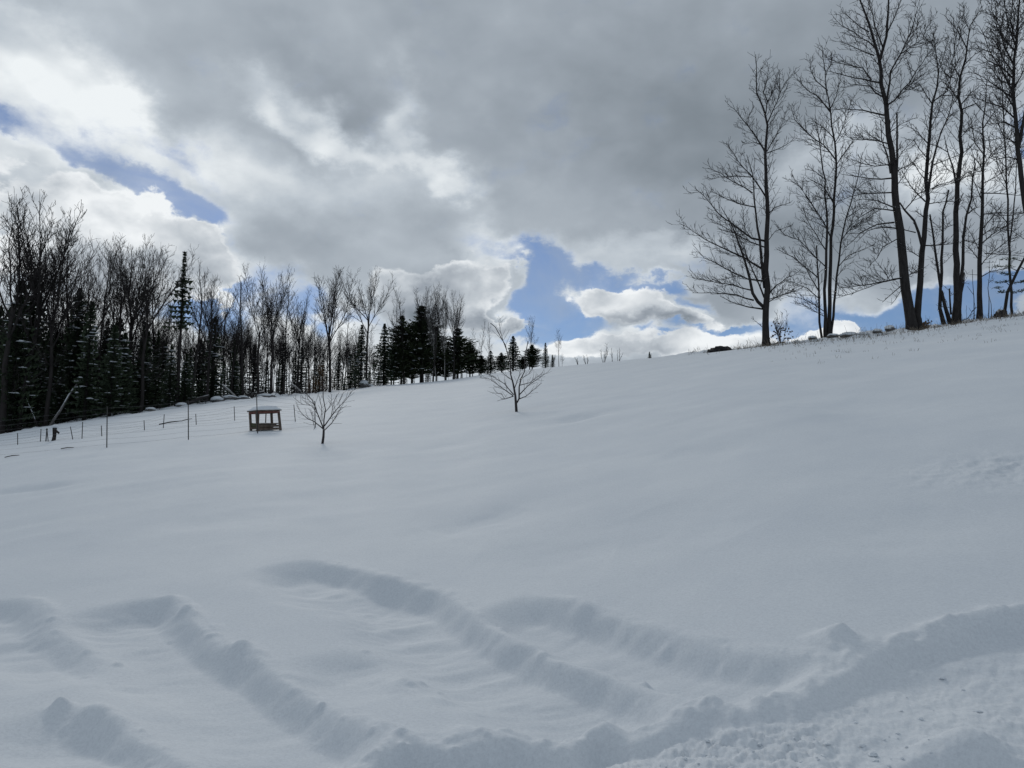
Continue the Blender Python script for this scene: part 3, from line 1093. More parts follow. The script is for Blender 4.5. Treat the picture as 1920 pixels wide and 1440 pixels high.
hero_tree('twin_forked_tree', 'bare tree leaning right beside the tallest leaning trunk, sharing its foot', (1723, 625), 46.7,
          [([(1723, 625), (1719, 592), (1725, 531), (1730, 470), (1735, 421), (1739, 373), (1736, 340), (1739, 316), (1741, 255), (1748, 194), (1756, 165), (1759, 134), (1753, 85), (1750, 60)], .24, .02),
           ([(1731, 470), (1722, 436), (1714, 414), (1695, 395), (1687, 380)], .11, .05),
           ([(1739, 362), (1748, 304), (1763, 250), (1777, 219), (1797, 207)], .10, .02)],
          [([(1750, 190), (1777, 170), (1786, 120), (1794, 60), (1800, 30)], .05), ([(1748, 195), (1737, 180), (1729, 165), (1719, 152)], .04),
           ([(1717, 436), (1690, 430), (1660, 424)], .04), ([(1731, 460), (1763, 459), (1802, 455)], .05), ([(1743, 382), (1777, 378), (1800, 380)], .035),
           ([(1696, 394), (1722, 363), (1763, 344), (1797, 336), (1830, 322)], .05), ([(1735, 378), (1709, 351), (1691, 319)], .045), ([(1741, 270), (1720, 250), (1700, 235)], .04),
           ([(1763, 250), (1775, 225), (1790, 170), (1800, 130)], .04), ([(1742, 250), (1760, 210), (1770, 170)], .035), ([(1759, 134), (1770, 100), (1780, 70)], .035),
           ([(1754, 90), (1735, 70), (1725, 55)], .03), ([(1741, 300), (1725, 280), (1712, 262), (1700, 262)], .035), ([(1727, 515), (1715, 505), (1706, 503)], .03),
           ([(1736, 410), (1718, 395), (1724, 392)], .03), ([(1730, 485), (1700, 466), (1682, 463)], .03), ([(1748, 310), (1775, 300), (1800, 290)], .035)],
          SM, 6, stemS=SMS)

hero_tree('crooked_clump', 'bare clump of crooked stems with a broken dead snag, right of the twin trunks', (1788, 605), 47.5,
          [([(1771, 609), (1762, 579), (1763, 538), (1757, 494), (1750, 446), (1743.6, 402)], .13, .05),
           ([(1764, 538), (1766.7, 458), (1766.7, 397), (1774, 380), (1779, 356)], .11, .05),
           ([(1783, 603), (1773, 579), (1765, 545)], .13, .10),
           ([(1791, 605), (1794.6, 543), (1792, 470), (1791, 397), (1794.6, 349), (1799.5, 304), (1804, 285), (1799.5, 255), (1804, 211), (1795, 182), (1799.5, 146), (1809, 109), (1819, 49), (1841, 12)], .25, .02),
           ([(1797, 603), (1802, 519), (1807, 446), (1814, 404), (1822.5, 373), (1824, 336), (1829, 306)], .15, .04),
           ([(1793, 347), (1786, 315), (1777.6, 287), (1770, 253)], .08, .02),
           ([(1798, 570), (1808, 531), (1808, 511)], .07, .04),
           ([(1783, 590), (1780, 541)], .07, .05)],
          [([(1804, 205), (1830, 195), (1850, 215), (1870, 232)], .045), ([(1795, 185), (1780, 165), (1765, 150)], .04), ([(1799, 200), (1820, 175), (1840, 160)], .04),
           ([(1800, 146), (1785, 120), (1780, 95)], .04), ([(1805, 125), (1830, 100), (1850, 90)], .04), ([(1812, 90), (1795, 60), (1775, 35), (1770, 28)], .04),
           ([(1818, 60), (1810, 30), (1806, 10)], .03), ([(1792, 420), (1770, 430), (1750, 440)], .03), ([(1792, 400), (1800, 380), (1806, 362)], .04),
           ([(1816, 400), (1830, 390), (1822, 360)], .05), ([(1792, 470), (1775, 490), (1760, 500)], .02), ([(1807, 450), (1825, 455), (1838, 460)], .03), ([(1800, 250), (1820, 240), (1840, 250)], .03),
           ([(1794, 350), (1810, 325), (1830, 318), (1850, 300)], .04), ([(1803, 602), (1815, 596), (1828, 577)], .03), ([(1785, 578), (1765, 575), (1757, 582)], .02),
           ([(1797, 330), (1775, 318), (1760, 322)], .03), ([(1777, 285), (1760, 275), (1745, 270)], .03), ([(1829, 320), (1828, 300), (1820, 275)], .03)],
          SM, 7, stemS=SMS)

hero_tree('straight_tree', 'single straight dark bare trunk with level side branches, right of the crooked clump', (1836, 599), 48.0,
          [([(1836, 599), (1837, 531), (1836, 489), (1839.6, 434), (1842, 373), (1843, 324), (1845.6, 279), (1843, 231), (1848, 194), (1850, 150)], .19, .02)],
          [([(1838, 500), (1860, 475), (1890, 452), (1915, 440)], .04), ([(1839, 458), (1862, 440), (1890, 420), (1925, 400)], .045), ([(1841, 430), (1865, 405), (1895, 405), (1930, 398)], .045),
           ([(1840, 402), (1870, 398), (1920, 400)], .04), ([(1842, 362), (1870, 363), (1925, 366)], .045), ([(1842, 345), (1870, 330), (1900, 300), (1925, 290)], .045),
           ([(1844, 310), (1862, 285), (1880, 265), (1900, 240)], .04), ([(1845, 290), (1828, 270), (1822, 240), (1820, 220)], .04), ([(1844, 240), (1860, 215), (1875, 200)], .035),
           ([(1838, 475), (1822, 440), (1812, 425)], .03), ([(1837, 490), (1822, 470), (1812, 460)], .03), ([(1838, 520), (1856, 510), (1880, 505), (1905, 500)], .035),
           ([(1837, 516), (1820, 514), (1812, 514)], .02), ([(1842, 380), (1830, 350), (1822, 325)], .035), ([(1843, 330), (1835, 300), (1832, 280)], .035), ([(1846, 475), (1880, 477), (1925, 481)], .035),
           ([(1838, 445), (1865, 425), (1900, 435), (1925, 452)], .04)],
          SM, 8, stemS=SMS)

hero_tree('edge_tree', 'dense crowned bare tree whose trunk leans in at the right edge of the frame', (1938, 590), 45.0,
          [([(1938, 590), (1932, 480), (1922, 380), (1909, 279), (1903, 219), (1899, 170), (1902, 110), (1908, 50), (1912, -20), (1914, -70)], .24, .03),
           ([(1909, 280), (1925, 200), (1945, 120), (1955, 30)], .12, .03)],
          [([(1899, 172), (1880, 140), (1860, 104), (1845, 70), (1836, 49)], .06), ([(1900, 185), (1865, 160), (1845, 145), (1824, 136)], .05), ([(1903, 222), (1880, 200), (1850, 190), (1825, 185)], .05),
           ([(1904, 130), (1885, 90), (1870, 50), (1860, 20), (1858, -10)], .06), ([(1902, 150), (1870, 120), (1850, 112), (1830, 90)], .05), ([(1906, 90), (1890, 50), (1885, 10), (1882, -30)], .06),
           ([(1908, 60), (1925, 30), (1935, 0)], .05), ([(1908, 80), (1895, 40), (1900, 0), (1903, -40)], .05), ([(1899, 170), (1915, 140), (1925, 110)], .05), ([(1905, 240), (1885, 230), (1860, 232), (1838, 240)], .045),
           ([(1908, 270), (1885, 258), (1860, 262), (1840, 265)], .045), ([(1900, 200), (1880, 170), (1858, 160), (1840, 160)], .045), ([(1903, 140), (1880, 110), (1868, 80), (1850, 60)], .05),
           ([(1901, 160), (1875, 150), (1862, 130), (1848, 118)], .04), ([(1912, 300), (1890, 295), (1865, 300), (1850, 312)], .045), ([(1906, 100), (1880, 70), (1868, 35), (1872, 0)], .05)],
          Style(dens=(4.2, 5.6, 5.4), start=(.08, .08, .1), ratio=(.38, .45, .5), ang=(38, 42, 42), up=(.4, .35, .25), minL=.28, rmin=.013), 9, stemS=SMS)

hero_tree('edge_tree', 'slender bare tree crowding in just left of the dense tree at the right edge', (1898, 594), 50.0,
          [([(1898, 594), (1893, 500), (1890, 400), (1886, 300), (1880, 200), (1878, 110), (1872, 50)], .10, .015),
           ([(1892, 470), (1902, 380), (1908, 290), (1915, 220)], .06, .015)],
          [([(1889, 350), (1872, 310), (1862, 280)], .035), ([(1890, 330), (1905, 290), (1918, 270)], .035), ([(1884, 260), (1868, 225), (1860, 190)], .035), ([(1882, 220), (1896, 180), (1902, 150)], .035),
           ([(1879, 160), (1862, 120), (1858, 90)], .03), ([(1878, 120), (1890, 80), (1896, 50)], .03), ([(1891, 420), (1870, 395), (1858, 380)], .03)],
          SM, 10, stemS=SMS)
STH = Style(dens=(2.5, 3), start=(.3, .2), ratio=(.25, .4), ang=(35, 40), up=(.4, .3), minL=.2, rmin=.012, maxlev=2)
hero_tree('thin_sapling', 'thin bare sapling between the crooked clump and the straight trunk', (1826, 596), 47.6,
          [([(1826, 596), (1826, 560), (1824, 530), (1823, 505)], .035, .012)], [([(1825, 552), (1820, 545), (1814, 537)], .018)], STH, 21)
hero_tree('thin_sapling', 'pair of thin bare saplings just right of the straight dark trunk', (1854, 596), 47.8,
          [([(1853, 596), (1855, 560), (1853, 520), (1855, 490)], .035, .012), ([(1859, 596), (1858, 570), (1854, 552)], .03, .015)], [([(1855, 530), (1862, 522)], .018)], STH, 22)

# small apple trees in the field
SA = Style(dens=(9, 10, 6), start=(.2, .15, .1), ratio=(.30, .42, .4), ang=(38, 38, 40), up=(.35, .25, .2), minL=.09, rmin=.0052, maxlev=2)
ax, ay = ground_px(604, 832)
hero_tree('apple_tree', 'small bare young tree standing in open snow right of the wooden hutch', (604, 832), ay,
          [([(603.5, 832), (605, 818), (607, 806)], .048, .038), ([(607, 806), (608, 790), (608, 767), (607, 745), (606, 715)], .026, .006)],
          [([(607, 805), (588, 795), (575, 785), (565, 775), (556, 760)], .020), ([(606, 802), (598, 780), (587, 753), (577, 738), (572, 722)], .022),
           ([(608, 799), (622, 777), (633, 760), (650, 747), (662, 731)], .022), ([(609, 806), (623, 793), (635, 773), (643, 758)], .018),
           ([(598, 780), (586, 759), (568, 757), (552, 747)], .010), ([(604, 790), (600, 765), (598, 742)], .012), ([(608, 775), (616, 758), (622, 740)], .012),
           ([(622, 777), (626, 755), (634, 738)], .011), ([(588, 795), (585, 780), (583, 768)], .008), ([(591, 760), (578, 750), (565, 744)], .009), ([(633, 760), (640, 748), (645, 735)], .009),
           ([(588, 795), (590, 802), (588, 806)], .006)],
          SA, 31, mat=BARKA, spread=.25)
ax, ay2 = ground_px(968, 771)
hero_tree('apple_tree', 'small bare spreading tree alone high on the open slope below the little spruces', (968, 771), ay2,
          [([(969, 771), (966, 743), (963, 718), (960, 698), (957, 682)], .060, .016), ([(957, 682), (952, 664), (948, 650), (940, 632), (928, 614), (920, 606)], .014, .006),
           ([(968, 757), (973, 748), (973, 727), (977, 710), (983, 697), (986, 670), (990, 640)], .034, .007)],
          [([(963, 743), (947, 748), (940, 742), (920, 736)], .022), ([(947, 748), (940, 751), (932, 752)], .012), ([(963, 740), (947, 718), (930, 708), (915, 703)], .026),
           ([(962, 742), (938, 727), (920, 712), (900, 708)], .024), ([(965, 728), (972, 705), (977, 690)], .02), ([(973, 748), (987, 742), (1000, 730), (1015, 718)], .022),
           ([(974, 740), (990, 723), (1007, 710), (1028, 697)], .022), ([(975, 722), (993, 717), (1013, 703), (1018, 698)], .018), ([(962, 714), (945, 700), (935, 690)], .018),
           ([(960, 700), (950, 690), (940, 684)], .014), ([(974, 712), (990, 700), (1000, 688)], .014), ([(952, 662), (943, 640), (939, 615), (938, 596)], .014),
           ([(958, 690), (966, 670), (970, 655)], .012), ([(930, 708), (918, 700), (905, 700)], .010)],
          SA, 32, mat=BARKA, spread=.35)


# ------------------------------------------------------------------ prototypes for the wood
def proto_bare(kind, seed, H=16.0):
    rnd = random.Random(seed)
    tr, cr_ = MB(), MB()
    lean = Vector((rnd.uniform(-.04, .04), rnd.uniform(-.04, .04), 0))
    n = 12
    top = {'fork': .55, 'leader': 1.0, 'slim': 1.0, 'round': .62}[kind]
    pts = [Vector((0, 0, -.2))]
    d = Vector((lean.x, lean.y, 1)).normalized()
    for i in range(n):
        d = (d + Vector((rnd.gauss(0, .035), rnd.gauss(0, .035), .06))).normalized()
        pts.append(pts[-1] + d * (H * top / n))
    r0 = {'fork': .185, 'leader': .17, 'slim': .13, 'round': .19}[kind]
    rads = [r0 * (1 - i / n * ((.45 if top < .9 else .93))) + .008 for i in range(n + 1)]
    tr.tube(pts, rads, 7)
    S = Style(dens=(2.6, 3.5, 3.4), start=(.15, .12, .1), ratio=(.38, .46, .45), ang=(30, 34, 38), up=(.5, .4, .3), minL=.38, rmin=.0145, wander=.055)
    if kind in ('fork', 'round'):
        k = rnd.randint(5, 7) + (2 if kind == 'round' else 0)
        for i in range(k):
            a = 6.28 * i / k + rnd.uniform(-.4, .4)
            tilt = R(rnd.uniform(14, 34) if kind == 'fork' else rnd.uniform(16, 50))
            if i == 0:
                tilt = R(6)
            at = pts[-1 - rnd.randint(0, 3)]
            dd = Vector((math.cos(a) * math.sin(tilt), math.sin(a) * math.sin(tilt), math.cos(tilt)))
            L = (H - at.z) * rnd.uniform(.8, 1.05)
            pp = path_from(at, dd, L, 8, .06, .5 if kind == 'fork' else .3, rnd)
            grow(cr_, pp, rads[-1] * rnd.uniform(.5, .75), .016, 0, S, rnd)
        for i in range(rnd.randint(5, 9)):
            t = rnd.uniform(.4, .95)
            at = pts[int(t * n)]
            a = rnd.uniform(0, 6.28)
            dd = Vector((math.cos(a), math.sin(a), rnd.uniform(.2, 1)))
            grow(cr_, path_from(at, dd, rnd.uniform(1, 3.4), 5, .1, .6, rnd), .035, .013, 1, S, rnd)
    else:
        k = 34 if kind == 'leader' else 24
        for i in range(k):
            t = .30 + .68 * i / k
            at = pts[min(n, int(t * n))].lerp(pts[min(n, int(t * n) + 1)], (t * n) % 1)
            a = i * 2.4 + rnd.uniform(-.5, .5)
            tilt = R(rnd.uniform(32, 58))
            dd = Vector((math.cos(a) * math.sin(tilt), math.sin(a) * math.sin(tilt), math.cos(tilt)))
            L = H * (.26 if kind == 'leader' else .17) * (1 - .72 * t) * rnd.uniform(.7, 1.3) * (1.35 if t > .4 else .6)
            grow(cr_, path_from(at, dd, L, 6, .07, .55, rnd), .05 * (1.1 - t), .014, 1 if kind == 'slim' else 0, S, rnd)
    return tr, cr_, H


def proto_conifer(kind, seed, H=12.0):
    rnd = random.Random(seed)
    tr, cr_, sn = MB(), MB(), MB()
    tr.tube([Vector((0, 0, -.2)), Vector((0, 0, H * .5)), Vector((rnd.uniform(-.1, .1), 0, H * .99))], [.16, .09, .015], 6)
    if kind == 'spruce':
        W, z0, nb = H * .19, .05, 290
    elif kind == 'narrow':
        W, z0, nb = H * .115, .05, 240
    elif kind == 'spire':
        W, z0, nb = H * .085, .50, 110
    else:
        W, z0, nb = H * .30, .10, 420
    for i in range(nb):
        t = z0 + (1 - z0) * ((i + rnd.random()) / nb) ** (.85 if kind != 'pine' else .9)
        tiers = {'spruce': 21, 'narrow': 26, 'spire': 30, 'pine': 13}[kind]
        t = (math.floor(t * tiers) + rnd.uniform(.30, .62)) / tiers if (t < .93 and rnd.random() < .5) else t
        t = min(.995, t)
        z = t * H * .985
        f = (1 - t) / (1 - z0)
        if kind == 'pine':
            L = W * (min(1, f * 1.9) ** .75) * rnd.uniform(.6, 1.12) * (.78 + .22 * math.sin(t * 19 + seed))
        elif kind == 'spire':
            L = W * (f ** .55) * rnd.uniform(.5, 1.2) + .12
            if t > .84:
                L *= .22
        else:
            L = W * (f ** .82) * rnd.uniform(.62, 1.15) + .08
        a = i * 2.4 + rnd.uniform(-.4, .4)
        out = Vector((math.cos(a), math.sin(a), 0))
        slope = {'spruce': -.18, 'narrow': -.30, 'spire': -.25, 'pine': .30}[kind] + .5 * (t > .85) + rnd.uniform(-.12, .12)
        p = Vector((0, 0, z))
        n = max(2, int(L / .30))
        side = Vector((-out.y, out.x, 0))
        q0 = p
        for s in range(n):
            u = (s + 1) / n
            q = p + out * (L * u) + Vector((0, 0, slope * L * u + (.22 if kind != 'pine' else .12) * L * u * u))
            # a spray each side, one above, one hanging
            wl = (.42 if kind != 'pine' else .62) * (1.15 - .65 * u) * min(1.0, .5 + L * .5) * rnd.uniform(.75, 1.25)
            for sd_ in (-1, 1):
                dirn = (side * sd_ * rnd.uniform(.7, 1.1) + out * rnd.uniform(.45, .9) + Vector((0, 0, rnd.uniform(-.35, .2) if kind != 'pine' else rnd.uniform(-.05, .7)))).normalized()
                b = len(cr_.v)
                ww = out * ((.07 if kind != 'pine' else .10) + .06 * rnd.random())
                m = q0 + dirn * wl * .5 + Vector((0, 0, .03))
                cr_.v += [q0 - ww * .5, m - ww * 1.2 - Vector((0, 0, .05)), q0 + dirn * wl, m + ww * 1.2 - Vector((0, 0, .02)), q0 + ww * .5]
                cr_.f += [(b, b + 1, b + 2, b + 3, b + 4)]
            b = len(cr_.v)
            hang = Vector((rnd.uniform(-.1, .1), rnd.uniform(-.1, .1), (-.26 if kind != 'pine' else .24) * rnd.uniform(.6, 1.2)))
            cr_.v += [q0, q0 + hang + out * .12, q + Vector((0, 0, .02))]
            cr_.f += [(b, b + 1, b + 2)]
            q0 = q
        if rnd.random() < .22 and L > .5 and kind != 'spire' or (kind == 'spire' and t < .8 and rnd.random() < .08):
            sn.blob(p + out * L * rnd.uniform(.5, .8) + Vector((0, 0, slope * L * .65 + .09)), rnd.uniform(.08, .34), rnd.uniform(.08, .34), rnd.uniform(.03, .08), rnd, .55, 7, 4, -.3)
    return tr, cr_, sn, H


protos = {}
for kind, seeds in (('fork', (1, 2, 3, 4, 51, 52)), ('leader', (5, 6, 7, 53)), ('slim', (8, 9, 10)), ('round', (11, 12))):
    for i, s_ in enumerate(seeds):
        a, b, H_ = proto_bare(kind, s_)
        H_ = sorted(q.z for q in b.v)[int(len(b.v) * .998)]
        protos[kind, i] = ([('trunk', a.mesh('trunk', BARKD)), ('crown', b.mesh('crown', BARKD))], H_)
a, b, H_ = proto_bare('fork', 41)
protos['pale', 0] = ([('trunk', a.mesh('trunk', BARKW)), ('crown', b.mesh('crown', BARKW))], H_)
for kind, seeds in (('spruce', (1, 2, 3)), ('narrow', (4, 5)), ('spire', (6,)), ('pine', (7, 8))):
    for i, s_ in enumerate(seeds):
        a, b, c, H_ = proto_conifer(kind, s_)
        nm = PINE if kind == 'pine' else NEEDLE
        protos[kind, i] = ([('trunk', a.mesh('trunk', BARKD)), ('crown', b.mesh('crown', nm, False)), ('snow_clumps', c.mesh('snow_clumps', SNOW))], H_)
# beech holding dead leaves
rnd = random.Random(50)
a, b, H_ = proto_bare('slim', 50, 5.0)
lf = MB()
for i in range(1500):
    z = rnd.uniform(.1, .98)
    rr = 1.0 * math.sqrt(rnd.random()) * (1.15 - z * .8)
    th = rnd.uniform(0, 6.28)
    p = Vector((math.cos(th) * rr, math.sin(th) * rr, z * 5))
    if rnd.random() < .45 + .35 * math.sin(p.x * 4 + p.z * 3):
        continue
    u_ = rv(rnd, 1).normalized() * rnd.uniform(.05, .10)
    w_ = rv(rnd, 1).normalized() * rnd.uniform(.03, .07)
    k_ = len(lf.v)
    lf.v += [p - u_, p + w_, p + u_, p - w_]
    lf.f.append((k_, k_ + 1, k_ + 2, k_ + 3))
protos['beech', 0] = ([('trunk', a.mesh('trunk', BARKD)), ('crown', b.mesh('crown', BARKD)), ('leaves', lf.mesh('leaves', LEAF, False))], H_)


def crest_y(px):
    """depth of the snow crest in the direction of a photo column"""
    a, _, h = polar(px, 720)
    return float(np.interp(a, RA, RR)) / h


NAMES = {'fork': ('bare_tree', 'tree'), 'leader': ('bare_tree', 'tree'), 'slim': ('slender_bare_tree', 'tree'), 'round': ('bare_tree', 'tree'), 'pale': ('pale_barked_tree', 'tree'),
         'spruce': ('spruce_tree', 'tree'), 'narrow': ('spruce_tree', 'tree'), 'spire': ('spruce_tree', 'tree'), 'pine': ('pine_tree', 'tree'), 'beech': ('beech_sapling', 'sapling')}


def stand(px, top, kind, var, dist, label, group=None, wide=1.0, rz=None, tilt=0.0):
    """dist is a multiple of the crest distance"""
    Y = crest_y(px) * dist
    row = float(np.interp(px, [q[0] for q in SKY_PTS], [q[1] for q in SKY_PTS]))
    x, _ = ray(px, row)
    X = x * Y
    z0 = gz(X, Y)
    zt = EYE + ray(px, top)[1] * Y
    parts, H0 = protos[kind, var]
    s = (zt - z0) / H0
    nm, cat = NAMES[kind]
    t = thing(nm, (X, Y, z0 - .05), label, cat, group, rnd.uniform(0, 6.28) if rz is None else rz, (s * wide, s * wide, s))
    if tilt:
        t.rotation_euler[1] = tilt
    for pn, me in parts:
        place(pn, me, t)
    return t


rnd = random.Random(77)
# front of the wood, left to right: photo x, top row, kind, variant, distance, width, label
FRONT = [
    (2, 345, 'fork', 0, .98, 1.1, 'tallest bare tree at the very left edge of the frame'),
    (36, 365, 'fork', 1, 1.0, 1.0, 'tall fan-topped bare tree just in from the left edge of the frame'),
    (60, 395, 'leader', 0, 1.08, .8, 'bare tree half merged with the fan-topped one near the left edge'),
    (84, 428, 'fork', 2, .99, 1.0, 'thick dark trunk with candelabra limbs, left part of the wood'),
    (122, 424, 'leader', 1, 1.04, .9, 'twiggy bare tree right of the candelabra-limbed trunk'),
    (150, 470, 'fork', 3, 1.06, .8, 'lower bare tree in the dip between two taller crowns of the left wood'),
    (178, 455, 'leader', 2, 1.0, .8, 'bare tree with dense fine crown, left side of the broad central clump'),
    (197, 440, 'fork', 0, 1.03, .8, 'tall straight bare tree in the middle of the left wood'),
    (216, 442, 'slim', 0, .99, 1.1, 'slender bare trunk with slight bend, before the broad crowns of the left wood'),
    (240, 436, 'fork', 1, 1.02, .9, 'highest bare crown in the middle of the left wood'),
    (264, 458, 'fork', 2, .98, 1.0, 'thick bare tree forking wide halfway up, left of the snag-topped spruce'),
    (292, 462, 'leader', 0, 1.05, .8, 'bare tree with loose twiggy crown immediately left of the snag-topped spruce'),
    (356, 490, 'slim', 1, 1.0, 1.2, 'slender curved bare tree right of the snag-topped spruce'),
    (388, 505, 'fork', 3, 1.0, 1.0, 'stout bare tree with broad crown rising out of a dark spruce'),
    (412, 545, 'slim', 2, 1.05, 1.2, 'thin bare tree right of the stout one that rises from a spruce'),
    (432, 527, 'leader', 1, 1.02, .8, 'pale twiggy bare tree in the gap before the dark double crown'),
    (456, 522, 'slim', 0, 1.0, 1.3, 'slim bare tree just left of the dark double crown'),
    (484, 500, 'fork', 0, .98, .9, 'left tree of the dark double crown above the hutch'),
    (508, 502, 'fork', 2, 1.0, .8, 'right tree of the dark double crown above the hutch'),
    (530, 530, 'leader', 2, 1.03, .9, 'bare tree stepping down right of the dark double crown'),
    (556, 545, 'fork', 1, 1.05, .8, 'small crowned bare tree before the blue gap in the treeline'),
    (586, 575, 'slim', 1, 1.02, 1.2, 'low thin bare tree at the blue gap in the treeline'),
    (618, 494, 'fork', 3, .97, 1.0, 'lone tall bare tree with an open fan crown above the brown beech'),
    (645, 580, 'slim', 2, 1.05, 1.1, 'short thin bare tree between the fan crown and the rounded crown'),
    (686, 499, 'round', 0, .97, .85, 'tall bare tree with a dense rounded crown, middle of the treeline'),
    (733, 545, 'leader', 0, 1.0, .7, 'slight bare tree above the left pines, right of the rounded crown'),
    (758, 534, 'slim', 0, .98, 1.0, 'wispy single-stemmed bare tree rising from the left pines'),
    (793, 535, 'fork', 1, .97, .9, 'left bare tree of the fanned group above the tallest pine'),
    (812, 526, 'fork', 0, .95, .8, 'middle and tallest bare tree of the fanned group above the pines'),
    (850, 545, 'fork', 2, .95, .8, 'right bare tree of the fanned group, hanging over the dark pine'),
    (886, 615, 'slim', 2, 1.03, 1.0, 'short bare stem between the dark pine and the low spruces'),
    (899, 597, 'slim', 0, 1.02, .9, 'thin upright bare stem right of the dark pine'),
    (914, 604, 'slim', 1, 1.0, 1.0, 'thin bare stem left of the small orchard tree top'),
    (993, 590, 'leader', 1, .98, .8, 'bare tree with feathery crown behind the little pine at the end of the wood'),
    (1048, 614, 'leader', 2, .97, .7, 'last bare tree at the right end of the wood, thin and feathery'),
    # conifers
    (18, 520, 'spruce', 0, 1.0, 1.2, 'dark snow-dusted spruce at the left edge of the frame'),
    (44, 500, 'spruce', 1, 1.04, 1.2, 'taller dark spruce second from the left edge'),
    (133, 535, 'spruce', 2, 1.03, 1.1, 'broad dark spruce behind the candelabra-limbed trunk'),
    (158, 560, 'narrow', 0, .98, 1.3, 'dark spruce above the leaning pale log'),
    (205, 605, 'spruce', 0, .97, 1.2, 'snowy spruce low in the left wood, right of the leaning pale log'),
    (226, 620, 'spruce', 1, .98, 1.2, 'snowy low spruce left of the wide-forking bare tree'),
    (262, 600, 'narrow', 1, 1.02, 1.3, 'dark spruce hidden behind the wide-forking bare tree'),
    (331, 466, 'spire', 0, 1.0, 1.0, 'tall narrow spruce with a bare snag top, standing above the treeline'),
    (345, 660, 'spruce', 2, 1.0, 1.3, 'low spruce at the foot of the snag-topped spruce'),
    (396, 590, 'narrow', 0, 1.02, 1.6, 'dark narrow spruce wrapped round the stout bare trunk'),
    (436, 635, 'narrow', 1, 1.03, 1.4, 'small narrow spruce left of the dark double crown'),
    (528, 640, 'narrow', 0, 1.05, 1.3, 'small spruce beneath the dark double crown'),
    (676, 606, 'narrow', 1, .98, 1.5, 'column-shaped spruce under the rounded bare crown'),
    (719, 604, 'spruce', 0, .99, 1.35, 'pointed spruce at the left of the pine group'),
    (752, 590, 'pine', 0, 1.0, 1.25, 'dark pine with a blunt top, left in the pine group'),
    (789, 571, 'pine', 1, .98, 1.25, 'tallest dark pine in the middle of the treeline'),
    (818, 612, 'pine', 0, 1.0, 1.3, 'dark pine tucked behind the fanned bare trees'),
    (858, 614, 'pine', 1, .97, 1.6, 'broad black pine at the right of the pine group'),
    (881, 640, 'pine', 0, .99, 1.6, 'lower pine leaning out right of the broad black pine'),
    (920, 656, 'spruce', 1, .99, 2.2, 'low dark conifer left of the little tiered spruce'),
    (962, 628, 'spruce', 2, .96, 1.9, 'little tiered spruce with snowy edges, above the orchard tree'),
    (998, 645, 'pine', 0, .97, 1.9, 'small dark pine under the feathery bare crown'),
    (1023, 641, 'narrow', 0, .97, 1.8, 'tiny spire-shaped spruce near the right end of the wood'),
    (1036, 664, 'narrow', 1, .98, 2.2, 'tiniest spruce, right of the spire-shaped one'),
    (772, 625, 'pine', 1, 1.02, 1.5, 'shorter dark pine filling the gap left of the tallest pine'),
    (738, 640, 'pine', 0, .99, 1.5, 'low bushy pine beside the pointed spruce'),
    (836, 650, 'pine', 1, 1.0, 1.7, 'low bushy pine behind the two pale leaning stems'),
    (902, 665, 'pine', 1, .98, 2.0, 'low wide pine right of the leaning pine'),
    (940, 660, 'pine', 0, .99, 1.9, 'low wide pine between two small spruces, behind the orchard tree top'),
    (980, 668, 'pine', 1, .98, 2.0, 'low bushy pine right of the little tiered spruce'),
    (600, 682, 'beech', 0, .985, 1.3, 'young beech keeping its brown leaves, behind the nearer orchard tree'),
    (582, 690, 'beech', 0, 1.0, 1.1, 'smaller brown-leaved beech at the left of the other'),
    (620, 690, 'beech', 0, .99, 1.0, 'smaller brown-leaved beech at the right of the other'),
]
for px, top, kind, var, dist, wide, label in FRONT:
    stand(px, top, kind, var, dist, label, None, wide)

# pale stems in front of the pines
for px, top, tl, lab in ((818, 575, -.09, 'pale-barked bare tree leaning left before the pines'), (834, 560, .03, 'pale-barked bare tree leaning right before the pines')):
    stand(px, top, 'pale', 0, .955, lab, None, .45, None, tl)

